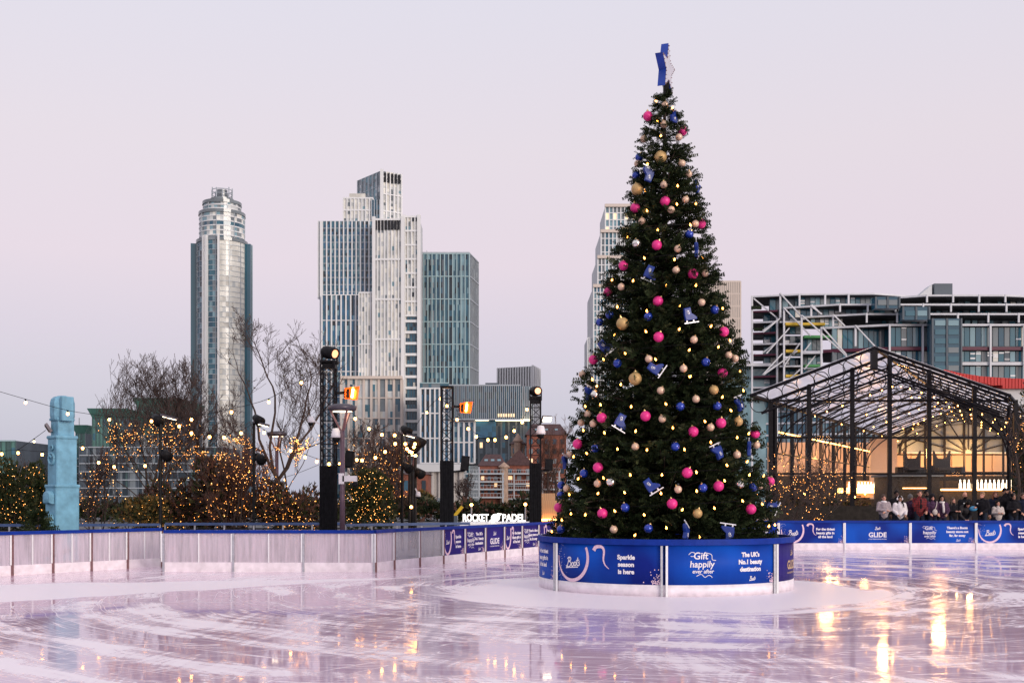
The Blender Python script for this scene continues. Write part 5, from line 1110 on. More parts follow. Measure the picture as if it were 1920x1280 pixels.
def moving_head(label, x, y, Y, sc_=1.0, dirv=(.75, -.6, -.25)):
    c = P(x, y, Y); o_ = thing('moving_head_light', label, 'stage light', c, 'moving head stage lights'); d = Vector(dirv).normalized(); Mx = d.to_track_quat('Z', 'Y').to_matrix(); s = sc_
    MB().lathe(c, [(.001, -.34 * s), (.14 * s, -.32 * s), (.20 * s, -.22 * s), (.22 * s, -.05 * s), (.20 * s, .18 * s), (.19 * s, .30 * s), (.15 * s, .30 * s), (.15 * s, .26 * s), (.001, .26 * s)], 18, Mx).build('head', M['black'], o_, True)
    MB().lathe(c, [(.001, .275 * s), (.135 * s, .275 * s)], 16, Mx).build('lens', M['lens'], o_)
    m_ = MB()
    for s_ in (-1, 1): m_.box(c + Vector((.25 * s * s_, 0, -.16 * s)), (.05 * s, .16 * s, .42 * s))
    m_.box(c + Vector((0, 0, -.36 * s)), (.55 * s, .2 * s, .07 * s)); m_.build('yoke', M['black'], o_); MB().box(c + Vector((0, 0, -.46 * s)), (.42 * s, .36 * s, .14 * s)).build('base', M['black'], o_)
moving_head('moving head light with amber lens on top of the tallest lighting tower', 618, 661, 36.0, .95, (.75, -.62, -.22)); moving_head('rounded moving head light with amber lens on the tower nearest the Christmas tree', 1004, 733, 46.0, .95, (.35, -.92, -.05))
def heater(label, x, y, Y, s=1.0, tw=None):
    c = P(x, y, Y); o_ = thing('orange_floodlight', label, 'floodlight', c, 'glowing orange floodlights'); m_ = MB(); m_.add([c + Vector((a * s, b_ * s, z * s)) for a, b_, z in ((-.12, .2, .12), (.30, .2, .20), (.26, .2, -.20), (-.16, .2, -.16), (-.22, -.15, .20), (.36, -.15, .26), (.26, -.15, -.28), (-.22, -.15, -.24))], [(0, 1, 2, 3), (0, 4, 5, 1), (1, 5, 6, 2), (2, 6, 7, 3), (3, 7, 4, 0)]); m_.build('reflector', M['coppershade'], o_)
    MB().bar(c + Vector((.04 * s, -.02 * s, -.17 * s)), c + Vector((.09 * s, -.02 * s, .17 * s)), .07 * s).build('glowing_tube', M['orangehot'], o_); MB().bar(c + Vector((-.18 * s, .05, .04 * s)), P(*tw, Y), .10 * s).build('bracket', M['black'], o_); MB().box(c + Vector((-.18 * s, .12 * s, 0)), (.22 * s, .2 * s, .34 * s)).build('housing', M['black'], o_)
heater('orange glowing floodlight above the mauve street lamp', 658, 737, 36.0, .80, (632, 737)); heater('orange glowing floodlight on the right of the second lighting tower', 872, 764, 42.0, .80, (850, 762))
def speaker(label, x, y, w_, h_, Y, arm=None):
    c = P(x, y, Y); o_ = thing('loudspeaker', label, 'speaker', c, 'black loudspeakers on the lighting towers'); sx, sz = w_ / FPX * Y, h_ / FPX * Y; Mx = Matrix.Rotation(R(6), 3, 'Y')
    MB().box(c, (sx, .35, sz), M=Mx).build('cabinet', M['fabric'], o_); MB().box(c + Vector((0, -.18, 0)), (sx * .88, .03, sz * .92), M=Mx).build('grille', M['black'], o_)
    if arm: MB().bar(c + Vector((0, .1, -sz * .5)), P(*arm, Y), .07).build('arm', M['black'], o_)
speaker('black loudspeaker beside the mauve street lamp pole', 655, 860, 14, 30, 36.0, (629, 872)); speaker('black loudspeaker on an arm right of the second lighting tower', 872, 868, 15, 27, 42.0, (849, 884)); speaker('black loudspeaker beside the tower nearest the Christmas tree', 1029, 871, 14, 21, 46.0, (1013, 882))
def security_cam(label, x, y, Y, s=1.0, dome=True, arm=None):
    c = P(x, y, Y); o_ = thing('security_camera', label, 'camera', c, 'white security cameras')
    if dome:
        MB().lathe(c, [(.001, .24 * s), (.10 * s, .22 * s), (.15 * s, .02 * s), (.15 * s, -.05 * s), (.001, -.05 * s)], 14).build('hood', M['lampwhite'], o_, True); MB().ball(c + Vector((0, 0, -.07 * s)), .12 * s, 8).build('dome', M['black'], o_, True)
    else:
        MB().box(c, (.42 * s, .2 * s, .17 * s)).build('housing', M['lampwhite'], o_); MB().box(c + Vector((-.24 * s, 0, 0)), (.16 * s, .2 * s, .32 * s)).build('mount', M['lampwhite'], o_); MB().ball(c + Vector((.15 * s, 0, -.17 * s)), .09 * s, 8).build('dome', M['black'], o_, True)
    if arm: MB().bar(c + Vector((0, 0, .1 * s)), P(*arm, Y), .05).build('arm', M['lampwhite'], o_)
security_cam('white dome camera on the mauve street lamp, upper of its two', 630, 817, 34.0, 1.0, True, (640, 806)); security_cam('white box camera low on the mauve street lamp pole', 656, 897, 34.0, 1.0, False, (643, 897)); security_cam('white dome camera on the tower nearest the Christmas tree', 1014, 811, 45.6, 1.25, True, (1008, 802)); security_cam('small white dome camera hanging right of the lamp cluster', 784, 929, 44, .7, True, (779, 915)); security_cam('pale dome camera among the branches left of the tallest lighting tower', 583, 790, 38, .75, True, (602, 796))
def flood(label, x, y, Y, s, pole, face=(.2, -.8, -.5), lit=True):
    c = P(x, y, Y); o_ = thing('led_floodlight', label, 'floodlight', c, 'rectangular led floodlights'); d = Vector(face).normalized(); Mx = d.to_track_quat('Y', 'Z').to_matrix()
    MB().box(c, (.62 * s, .10 * s, .36 * s), M=Mx).build('housing', M['lampdark'], o_); MB().box(c + d * .06 * s, (.54 * s, .03 * s, .28 * s), M=Mx).build('lit_face', M['paleglow'] if lit else M['black'], o_); MB().bar(c, P(*pole, Y), .05).build('arm', M['black'], o_)
flood('square white led floodlight right of the tower nearest the Christmas tree', 1025, 785, 46, .72, (1010, 795), (.45, -.75, -.45)); flood('black floodlight fixed to the left of the pale blue totem', 91, 802, 36, .85, (103, 810), (-.7, -.3, -.5), False)

# ------------------------------------------------------------------ street lamps and poles
def cone_lamp(label, x, ytop, wpx, Y, polem, lit=True):
    b = Vector((WX(x, Y), Y, 0)); zt = WZ(ytop, Y); r = wpx / FPX * Y / 2; o_ = thing('street_lamp', label, 'street lamp', b, 'street lamps with flat round hoods')
    MB().tube([b, b + Vector((0, 0, zt - r * 1.75))], [.085, .07], 10).build('pole', M[polem], o_, True); MB().lathe(b, [(.001, zt), (r * .6, zt - .01), (r, zt - r * .16), (r * .93, zt - r * .42), (r * .72, zt - r * .50), (.001, zt - r * .46)], 24).build('hood', M['lampdark'], o_, True); MB().lathe(b, [(.001, zt - r * .53), (r * .66, zt - r * .53)], 20).build('lamp_disc', M['paleglow'], o_)
    for k in range(3): a = R(90 + 120 * k + 90); MB().bar(b + Vector((r * .88 * math.cos(a), r * .88 * math.sin(a), zt - r * .35)), b + Vector((.05 * math.cos(a), .05 * math.sin(a), zt - r * 1.8)), .06, .05).build('strut', M['copper'], o_)
    MB().lathe(b, [(r * .28, zt - r * .55), (.06, zt - r * 1.5)], 12).build('inner_cone', M['pane'], o_)
    MB().lathe(b, [(.16, 0), (.16, .25), (.09, .35)], 12).build('foot', M[polem], o_)
cone_lamp('mauve street lamp with wide flat hood in front of the tallest lighting tower', 642, 757, 55, 34.0, 'purplepole'); cone_lamp('smaller street lamp with round hood among the bare trees', 519, 808, 38, 46, 'purplepole'); cone_lamp('dark street lamp with round hood in the lamp cluster', 773, 846, 30, 46.5, 'black')
def slim_pole(label, x, ytop, Y, heads):
    b = Vector((WX(x, Y), Y, 0)); o_ = thing('lamp_pole', label, 'lamp pole', b, 'slim black lamp poles'); MB().tube([b, b + Vector((0, 0, WZ(ytop, Y)))], .055, 8).build('pole', M['black'], o_)
    for dx, y, kind in heads:
        c = P(x + dx, y, Y); MB().bar(P(x, y, Y), c, .05).build('arm', M['black'], o_)
        if kind == 'led':
            Mx = Matrix.Rotation(R(14), 3, 'Y'); h_ = MB().box(c, (.55, .3, .08), M=Mx).build('lamp_head', M['lampdark'], o_); MB().box(c + Vector((.02, -.02, -.055)), (.42, .24, .03), M=Mx).build('lit_face', M['paleglow'], h_)
        else:
            d = Vector((.6, -.6, -.5)).normalized(); Mx = d.to_track_quat('Z', 'Y').to_matrix(); h_ = MB().lathe(c, [(.001, -.2), (.12, -.18), (.16, 0), (.20, .22), (.001, .2)], 12, Mx).build('spotlight', M['black'], o_, True)
slim_pole('leftmost slim black lamp pole with a pale led head and a black spotlight', 301, 776, 40, [(16, 781, 'led'), (9, 851, 'spot'), (-7, 785, 'spot')]); slim_pole('slim black lamp pole between round tower and tallest lighting tower', 476, 790, 41, [(14, 794, 'led'), (10, 858, 'spot'), (7, 786, 'spot')]); slim_pole('slim black lamp pole at the left of the lamp cluster', 754, 812, 44, [(12, 815, 'led'), (8, 874, 'spot'), (6, 806, 'spot')]); slim_pole('slim black pole in the middle of the lamp cluster', 768, 846, 45, [(18, 826, 'spot'), (9, 834, 'spot')]); slim_pole('slim black pole at the right of the lamp cluster', 779, 850, 45.5, [(6, 885, 'spot'), (-6, 838, 'spot')])
cl = thing('lamp_cluster_bulbs', 'bunch of glowing bulbs hanging in the lamp cluster', 'lights', P(770, 848, 44.6))
for (x, y) in ((761, 806), (766, 812), (760, 832), (763, 841), (768, 846), (776, 838), (772, 848), (779, 854), (778, 832), (771, 950)): piece('bulb', BM['bulb'], cl, P(x, y, 44.6), (.06,) * 3)
MB().tube(pxline([(760, 808), (763, 835), (770, 848), (778, 852), (771, 948)], 44.65), .012, 4).build('cable', M['wire'], cl)

# ------------------------------------------------------------------ pale blue sculptural totem
Yt = 36.0; tb_ = Vector((WX(117, Yt), Yt, 0)); k = Yt / FPX; tm = thing('blue_totem', 'pale blue painted carved totem column behind the left barrier', 'sculpture', tb_); rz = R(49)
def tbox(name, y0, y1, w_, dp, ox=0, oy=0, mt='totem', bev=.03):
    z1, z0 = WZ(y0, Yt), WZ(y1, Yt); m_ = MB(); Mr = Matrix.Rotation(rz, 3, 'Z'); hw, hd = w_ / 2, dp / 2; c_ = min(bev, hw * .4); pl = [(-hw + c_, -hd), (hw - c_, -hd), (hw, -hd + c_), (hw, hd - c_), (hw - c_, hd), (-hw + c_, hd), (-hw, hd - c_), (-hw, -hd + c_)]; pp = [Mr @ Vector((x + ox, y + oy, 0)) for x, y in pl]
    n = 8; vs = []; 
    for s, z in ((.96, z0), (1, z0 + .03), (1, z1 - .03), (.96, z1)): 
        cc = Mr @ Vector((ox, oy, 0)); vs += [tb_ + cc + (p - cc) * s + Vector((0, 0, z)) for p in pp]
    m_.add(vs, [(j * n + i, j * n + (i + 1) % n, (j + 1) * n + (i + 1) % n, (j + 1) * n + i) for j in range(3) for i in range(n)] + [tuple(range(3 * n, 4 * n))]); return m_.build(name, M[mt], tm)
tbox('base_block', 912, 1050, .78, .70); tbox('base_cornice', 908, 914, .83, .75); tbox('shaft', 822, 910, .68, .60); tbox('shaft_cornice', 817, 823, .74, .66); tbox('neck', 786, 818, .54, .50, .02, .03); tbox('neck_cornice', 784, 789, .60, .55, .0, .02)
Mr = Matrix.Rotation(rz, 3, 'Z'); hd_ = MB(); prof = [(.34, WZ(787, Yt)), (.37, WZ(780, Yt)), (.37, WZ(756, Yt)), (.34, WZ(749, Yt)), (.26, WZ(744.5, Yt)), (.12, WZ(742, Yt)), (.001, WZ(742, Yt))]; hd_.lathe(tb_, prof, 8, Matrix.Rotation(rz + R(22.5), 3, 'Z')); hd_.build('domed_cap', M['totem'], tm)
tbox('brow_block', 745, 790, .40, .18, -.04, -.36); 
lf = Mr @ Vector((-1, 0, 0)); lf2 = Mr @ Vector((0, -1, 0))       # left face looks to the camera's left
def relief(name, y0, y1, wd, dp, u=0): 
    z1, z0 = WZ(y0, Yt), WZ(y1, Yt); c = tb_ + lf * .40 + lf2 * u + Vector((0, 0, (z0 + z1) / 2)); m_ = MB(); nn = 8; vs = []
    for (s, dd) in ((1, 0), (1, dp * .6), (.8, dp), (.3, dp * 1.15)):
        for (a, b_) in ((-1, -1), (1, -1), (1, .4), (.75, .85), (.4, 1), (-.4, 1), (-.75, .85), (-1, .4)): vs.append(c + lf2 * (a * wd / 2 * s) + Vector((0, 0, b_ * (z1 - z0) / 2 * s)) + lf * dd)
    m_.add(vs, [(j * nn + i, j * nn + (i + 1) % nn, (j + 1) * nn + (i + 1) % nn, (j + 1) * nn + i) for j in range(3) for i in range(nn)] + [tuple(range(3 * nn, 4 * nn))]); return m_.build(name, M['totem'], tm)
relief('relief_block', 920, 944, .50, .14); relief('relief_block', 962, 990, .48, .12)
c = tb_ + lf * .36 + Vector((0, 0, WZ(860, Yt))); MB().torus(c, .17, .045, lf2, (0, 0, 1), 20, 6).build('relief_ring', M['totem'], tm, True); MB().tube(smooth([c + lf2 * a + Vector((0, 0, b_)) + lf * .02 for a, b_ in ((-.16, .02), (-.06, .10), (.04, .03), (.14, .12))], 5), .035, 6).build('relief_curl', M['totem'], tm, True); MB().tube(smooth([c + lf2 * a + Vector((0, 0, b_)) + lf * .02 for a, b_ in ((-.05, .33), (.05, .42), (.12, .34), (.02, .27), (-.08, .30))], 5), .03, 6).build('relief_curl', M['totem'], tm, True)

# ------------------------------------------------------------------ lit sign
Ys = 62.0; x0, x1, y0, y1 = WX(868, Ys), WX(985, Ys), WZ(977, Ys), WZ(963, Ys); sg = thing('illuminated_sign', 'white illuminated ROCKET PADEL sign letters on a low dark roof', 'sign', (WX(926, Ys), Ys, 0)); hh = (y1 - y0) / .73
def sign_txt(name, key, xa, xb):
    vs, fs = TXT[key]; mn, mx_ = min(v[0] for v in vs), max(v[0] for v in vs); mz, mzx = min(v[1] for v in vs), max(v[1] for v in vs); m_ = MB(); f3 = [(xa + (v[0] - mn) / (mx_ - mn) * (xb - xa), y0 + (v[1] - mz) / (mzx - mz) * (y1 - y0)) for v in vs]; n = len(f3); m_.add([(x, Ys, z) for x, z in f3] + [(x, Ys + .08, z) for x, z in f3], list(fs) + [tuple(n + i for i in reversed(f)) for f in fs]); return m_.build(name, M['whitestrip'], sg)
sign_txt('lettering', 'rocket', x0, WX(916, Ys)); sign_txt('lettering', 'padel', WX(942, Ys), x1); ce = Vector((WX(929, Ys), Ys, (y0 + y1) / 2)); m_ = MB(); m_.ball(ce, .24, 8, (1, .15, .85)); m_.add([ce + Vector(v) for v in ((-.36, 0, -.2), (-.1, 0, -.24), (.36, 0, .22), (.1, 0, .24), (-.36, .05, -.2), (-.1, .05, -.24), (.36, .05, .22), (.1, .05, .24))], [(0, 1, 2, 3), (7, 6, 5, 4)]); m_.build('emblem', M['whitestrip'], sg)
MB().bounds(WX(862, Ys), WX(1000, Ys), Ys + .1, Ys + 3, .2, WZ(979, Ys)).build('roof_edge', M['white'], sg); MB().bounds(WX(866, Ys), WX(1000, Ys), Ys + .3, Ys + 6, 0, .2).build('base_wall', M['slate'], sg)
bl_ = thing('lit_timber_hut', 'warm uplit timber hut wall between the last lighting tower and the tree', 'hut', (WX(1030, 50), 50, 0)); MB().bounds(WX(1012, 50), WX(1044, 50), 50, 52, 0, WZ(938, 50)).build('wall', M['wood'], bl_); MB().bounds(WX(1014, 50), WX(1045, 50), 49.7, 49.9, WZ(976, 50), WZ(972, 50)).build('light_strip', M['warmstrip'], bl_)
for i in range(7): piece('plank', unit_cube(M['wood']), bl_, (WX(1015 + i * 4, 50), 49.97, WZ(950, 50)), (.085, .05, 1.2))
bm__ = thing('yellow_boom', 'small yellow hydraulic boom arm left of the lit sign', 'machine', P(853, 968, 58)); MB().bar(P(852, 967, 58), P(867, 949, 58), .16).build('arm', M['yellow'], bm__); MB().bounds(WX(846, 58), WX(858, 58), 57.8, 58.3, 0, WZ(966, 58)).build('base', M['slate'], bm__)
for (x, y) in ((884, 946), (985, 945)):
    o_ = thing('path_lamp', f'small path lamp standing behind the lit sign, {"left" if x < 900 else "right"} one', 'lamp', (WX(x, 75), 75, 0), 'path lamps behind the lit sign'); MB().tube([(WX(x, 75), 75, 0), (WX(x, 75), 75, WZ(y, 75))], .05, 6).build('pole', M['steel'], o_); MB().ball(P(x, y, 75), .10, 6).build('globe', M['bulb'], o_)

# ------------------------------------------------------------------ bare trees with fairy lights
def segs_mesh(name, S, mt, parent, n=3, kind=None):
    """S: list of (p, q, r0, r1) -> one mesh of thin prisms"""
    A = np.array([s[0] for s in S]); B = np.array([s[1] for s in S]); r0 = np.array([s[2] for s in S]); r1 = np.array([s[3] for s in S])
    d = B - A; d /= np.maximum(np.linalg.norm(d, axis=1, keepdims=True), 1e-9); ref = np.where(np.abs(d[:, 2:3]) > .9, np.array([[1., 0, 0]]), np.array([[0, 0, 1.]])); u = np.cross(d, ref); u /= np.linalg.norm(u, axis=1, keepdims=True); v = np.cross(d, u)
    vs = []
    for P_, r in ((A, r0), (B, r1)):
        for k in range(n):
            a = 2 * math.pi * k / n; vs.append(P_ + (u * math.cos(a) + v * math.sin(a)) * r[:, None])
    V = np.stack(vs, 1).reshape(-1, 3); m = len(S); base = np.arange(m)[:, None] * 2 * n; F_ = np.concatenate([base + np.array([[k, (k + 1) % n, n + (k + 1) % n, n + k]]) for k in range(n)])
    return bulk_mesh(name, V, F_, M[mt], None, parent, kind)
def bare_tree(label, x, Y, ytop, seed, spread=.5, stems=1, fairy=0, fz=.75, twig='twig', leaves=0, dens=1.0, trunk_r=.11, group='bare trees behind the rink', minr=.0065, lean=0.0, fork=.28, wpx=150, maxl=5, up=.08):
    rn = random.Random(seed); b = Vector((WX(x, Y), Y, 0)); Hh = WZ(ytop, Y); o_ = thing('bare_tree', label, 'tree', b, group); big, small = [], []; rmax = wpx / FPX * Y / 2
    def grow(p, d, L, r, lvl):
        n = 5 if lvl < 3 else 4; st = L / n
        for i in range(n):
            d = (d + Vector((rn.gauss(0, .13), rn.gauss(0, .13), rn.gauss(.05, .08) + (up if lvl > 0 else .14)))); hx, hy = p.x - b.x, p.y - b.y; hd = math.hypot(hx, hy)
            if hd > rmax * (1.0 if lvl < 3 else 1.12): return
            if hd > rmax * .75: d = d + Vector((-hx / hd * .06, -hy / hd * .06, .06))
            d = d.normalized(); q = p + d * st; r2 = max(r * (1 - .55 / n), minr); (big if lvl < 2 else small).append((tuple(p), tuple(q), r, r2)); p, r = q, r2
            if lvl < maxl and (i > 0 or lvl > 0):
                kids = (1 if rn.random() < .85 * dens else 0) + (1 if rn.random() < .45 * dens else 0)
                for _ in range(kids):
                    ax = d.orthogonal().normalized(); ax.rotate(Matrix.Rotation(rn.uniform(0, 6.28), 3, d)); a = rn.uniform(.35, .95) * (spread + .5); d2 = d * math.cos(a) + ax * math.sin(a); d2.z = d2.z * .8 + .18
                    if L * .5 > .14: grow(p, d2.normalized(), L * rn.uniform(.42, .68), max(r * .55, minr), lvl + 1)
        if lvl < maxl and L > .3: grow(p, d, L * .55, r, lvl + 1)
    for s in range(stems):
        a = 6.28 * s / stems + rn.random(); t = spread * (.55 if stems > 1 else .05); d0 = Vector((math.cos(a) * t + lean, math.sin(a) * t, 1)).normalized(); fk = Hh * fork
        if stems == 1: big.append((tuple(b), tuple(b + Vector((0, 0, fk))), trunk_r * 1.3, trunk_r)); p0 = b + Vector((0, 0, fk))
        else: p0 = b + Vector((math.cos(a) * .04, math.sin(a) * .04, 0)); fk = 0
        if stems == 1:
            for q in range(4): aa = q * 1.7 + rn.random(); grow(p0, Vector((math.cos(aa) * spread * 1.1 + lean, math.sin(aa) * spread, 1)).normalized(), (Hh - fk) * rn.uniform(.55, .72), trunk_r * .8, 0)
        else: grow(p0, d0, Hh * rn.uniform(.60, .68), trunk_r * rn.uniform(.7, 1), 0)
    zmax = max(max(s[1][2] for s in small), .1); k = Hh / zmax
    sc2 = lambda S: [((b.x + (p[0] - b.x), p[1], p[2] * k), (b.x + (q[0] - b.x), q[1], q[2] * k), r0, r1) for p, q, r0, r1 in S]; big[:], small[:] = sc2(big), sc2(small)
    segs_mesh('trunk', big, 'bark', o_, 6); segs_mesh('crown', small, twig, o_, 3)
    if leaves:
        T_ = np.array([[[0, 0, 0], [.5, .28, .05], [1, 0, 0], [.5, -.28, .05]]], float); tips = [s[1] for s in small if s[1][2] > Hh * .55]; pts = np.array(rn.sample(tips, min(leaves, len(tips)))); bulk = foliage('leaves', pts, rng.normal(0, 1, pts.shape), rng.uniform(.06, .13, len(pts)), o_, [M['leafpale'], M['shrub2']], [.6, .4], T_)
    if fairy:
        cand = [s for s in big + small if s[0][2] < Hh * fz]; wts = [(3 if s[2] > .02 else 1) for s in cand]; ch = rn.choices(cand, wts, k=int(fairy * .82)); pts = np.array([[s[0][i] + (s[1][i] - s[0][i]) * t + rn.gauss(0, .02) for i in range(3)] for s in ch for t in (rn.random(),)]); fairy_cloud(f'warm fairy lights wound on the {label}', pts, b, .0130 * Y / 42)
    return o_
OCT = np.array([[1, 0, 0], [-1, 0, 0], [0, 1, 0], [0, -1, 0], [0, 0, 1], [0, 0, -1]], float); OF = np.array([[0, 2, 4], [2, 1, 4], [1, 3, 4], [3, 0, 4], [2, 0, 5], [1, 2, 5], [3, 1, 5], [0, 3, 5]])
def fairy_cloud(label, pts, b, r):
    rs = r * rng.uniform(.4, 1.4, len(pts)); V = (pts[:, None, :] + OCT[None] * rs[:, None, None]).reshape(-1, 3); F_ = (np.arange(len(pts))[:, None, None] * 6 + OF[None]).reshape(-1, 3)
    words = label.split(); ob = bulk_mesh('fairy_lights', V, F_, [M['fairy'], M['fairy2']], np.repeat((rng.random(len(pts)) < .35).astype(int), 8), None, 'stuff'); tag(ob, ' '.join(words[:16]), 'fairy lights', 'fairy lights in the trees')
M['fairy2'] = glow('fairy_bulb_pale', (1, .48, .14), 6, False)
bare_tree('bushy bare tree before the green-topped blocks', 290, 45, 652, 3, .42, 5, 620, .62, dens=.58, trunk_r=.08, wpx=190)
bare_tree('bare tree under the round glass tower', 385, 46, 700, 8, .40, 3, 460, .55, dens=.62, trunk_r=.075, wpx=120)
bare_tree('tall bare tree with a few last leaves left of the tallest lighting tower', 521, 44, 566, 26, .66, 1, 330, .45, leaves=130, dens=.52, trunk_r=.085, fork=.36, wpx=230, up=.03)
bare_tree('thin bare tree leaning by the small street lamp', 566, 46, 650, 14, .40, 2, 240, .5, dens=.58, trunk_r=.06, lean=.05, wpx=90)
bare_tree('low bare shrub tree between the slim poles', 445, 43, 800, 31, .6, 5, 420, .9, dens=.72, trunk_r=.05, twig='twigred', wpx=130, maxl=4)
bare_tree('low bare tree right of the mauve street lamp', 700, 46, 778, 44, .45, 4, 440, .8, dens=.68, trunk_r=.055, wpx=130)
bare_tree('reddish bare tree beside the left edge of the Christmas tree', 1046, 62, 775, 52, .5, 3, 0, dens=.70, trunk_r=.08, twig='twigred', wpx=70)
bare_tree('low bare tree at the far left edge', 30, 44, 850, 61, .4, 4, 260, .9, dens=.6, trunk_r=.045, wpx=100, maxl=4)
bare_tree('bare tree right behind the pale blue totem', 180, 48, 838, 77, .3, 4, 150, .8, dens=.58, trunk_r=.045, wpx=80, maxl=4)
bare_tree('bare tree laden with lights between Christmas tree and pavilion', 1490, 50.5, 842, 84, .75, 5, 400, .97, dens=.62, trunk_r=.05, wpx=190, up=.02)
bare_tree('dark bare tree hung with lights at the right end of the pavilion', 1916, 49, 770, 91, .3, 2, 110, .95, dens=.6, trunk_r=.08, wpx=50)
bare_tree('grey bare tree behind the second lighting tower', 868, 120, 885, 95, .6, 3, 0, dens=.7, trunk_r=.08, minr=.02, wpx=50, maxl=4)

# ------------------------------------------------------------------ shrubs, fir and hedge
LEAFQ = np.array([[[0, 0, 0], [.5, .24, .06], [1, 0, -.05], [.5, -.24, .06]], [[.3, 0, 0], [.7, .1, .28], [1.15, .05, .35], [.75, -.08, .2]], [[.2, 0, 0], [.5, -.35, .1], [.95, -.55, .0], [.6, -.25, .15]]], float)
def shrub(label, x, Y, ytop, wpx, seed, mats, wts, n, fairy=0, name='evergreen_shrub', lo=0.0, leaf=(.10, .2), cat='shrub', group='evergreen shrubs'):
    g_ = np.random.default_rng(seed); b = Vector((WX(x, Y), Y, 0)); Hh = WZ(ytop, Y); w_ = wpx / FPX * Y / 2; o_ = thing(name, label, cat, b, group); lobes = [(g_.uniform(-.6, .6) * w_, g_.uniform(-.5, .5) * w_, Hh * g_.uniform(.3, .8), g_.uniform(.35, .6)) for _ in range(9)]
    pts = []
    while len(pts) < n:
        l = lobes[g_.integers(9)]; v = g_.normal(0, 1, 3); v /= np.linalg.norm(v); rr_ = g_.uniform(.55, 1) ** .6; p = np.array([l[0], l[1], l[2]]) + v * np.array([w_ * l[3], w_ * l[3], Hh * .34]) * rr_
        if p[2] < lo or p[2] > Hh: continue
        pts.append(p)
    pts = np.array(pts) + np.array(b); d = (pts - np.array([b.x, b.y, Hh * .35])) + g_.normal(0, .5, pts.shape); foliage('foliage', pts, d, g_.uniform(*leaf, n), o_, [M[m_] for m_ in mats], wts, LEAFQ)
    S = []
    for i in range(7): a = i * .9; S.append((tuple(b), tuple(b + Vector((math.cos(a) * w_ * .4, math.sin(a) * w_ * .4, Hh * .6))), .03, .01))
    segs_mesh('stems', S, 'bark', o_, 4)
    if fairy: q = pts[g_.integers(0, n, fairy)] + g_.normal(0, .03, (fairy, 3)); fairy_cloud(f'warm fairy lights scattered over the {label}', q, b, .0130 * Y / 42)
shrub('dark evergreen shrub at the left edge, taller one', 15, 41, 858, 95, 1, ['shrub', 'leafmid', 'shrub2'], [.6, .25, .15], 2600, 240)
shrub('dark evergreen shrub against the totem', 72, 42, 868, 55, 2, ['shrub', 'leafmid', 'shrub2'], [.6, .25, .15], 1700, 120)
shrub('dark brushy shrub under the round tower', 418, 44, 862, 110, 3, ['twig', 'shrub2', 'twigred', 'shrub'], [.35, .1, .4, .15], 2000, 160, leaf=(.12, .34))
shrub('low olive and yellow shrub behind the guard rail left of the slim pole', 255, 43, 935, 120, 4, ['shrub2', 'autumn', 'shrub'], [.45, .35, .2], 1500, 60)
shrub('dark evergreen shrub behind the mauve street lamp', 690, 43.5, 882, 120, 5, ['shrub', 'leafmid', 'shrub2'], [.55, .2, .25], 2800, 420)
shrub('dark twiggy shrub behind the small street lamp', 545, 44, 905, 130, 6, ['twig', 'shrub2', 'twigred', 'shrub'], [.3, .1, .4, .2], 2100, 560, leaf=(.1, .3))
shrub('dark shrub in the middle of the low bare trees', 330, 44.5, 900, 120, 7, ['twig', 'twigred', 'shrub', 'shrub2'], [.3, .4, .2, .1], 1600, 260, leaf=(.1, .3))
shrub('golden autumn bush beside the small cottage', 796, 150, 922, 34, 8, ['autumn', 'shrub2'], [.7, .3], 900, 0, leaf=(.3, .6))
shrub('dark planting in front of the pavilion bar, left part', 1545, 60, 928, 170, 9, ['shrub', 'twigred', 'autumn'], [.45, .35, .2], 2200, 0, leaf=(.10, .26))
shrub('dark climbing foliage at the right end of the pavilion', 1932, 50, 720, 60, 10, ['shrub', 'leafdark', 'twigred'], [.5, .3, .2], 1500, 50)
# little fir in front of the totem
b = Vector((WX(72, 34.2), 34.2, 0)); fr = thing('small_fir', 'small dark fir tree standing in front of the totem base', 'tree', b); MB().tube([b, b + Vector((0, 0, 1.5))], [.04, .015], 6).build('trunk', M['bark'], fr); bs, ds, ls = [], [], []
for i in range(330):
    z = rng.uniform(.1, 1.55); a = rng.uniform(0, 6.28); rad = .62 * (1.7 - z) / 1.4; t = rng.uniform(.3, .95); bs.append([b.x + math.cos(a) * rad * t, b.y + math.sin(a) * rad * t, z + rad * t * .3]); ds.append([math.cos(a), math.sin(a), .35]); ls.append(rng.uniform(.16, .3))
foliage('foliage', np.array(bs), np.array(ds), np.array(ls), fr, [M['leafdark'], M['leafmid'], M['leaflight']], [.5, .4, .1], TM)
# low dark hedge bank on the near river side, too far to tell its leaves apart
def hedge(name, label, x0, x1, Y, zt, seed, n):
    g_ = np.random.default_rng(seed); pts = np.stack([g_.uniform(WX(x0, Y), WX(x1, Y), n), Y + g_.uniform(-2, 2, n), g_.uniform(0, 1, n) ** .7 * zt], 1); pts[:, 2] *= (.75 + .25 * np.sin(pts[:, 0] * .9) * np.cos(pts[:, 0] * .37)); ob = foliage(name, pts, g_.normal(0, 1, pts.shape), g_.uniform(.35, .8, n), None, [M['shrub'], M['leafdark'], M['shrub2'], M['twigred']], [.4, .3, .12, .18], LEAFQ); tag(ob, label, 'hedge')
hedge('hedge', 'dark continuous hedge bank along the far riverside path', -60, 1420, 105, 2.3, 4, 9000)

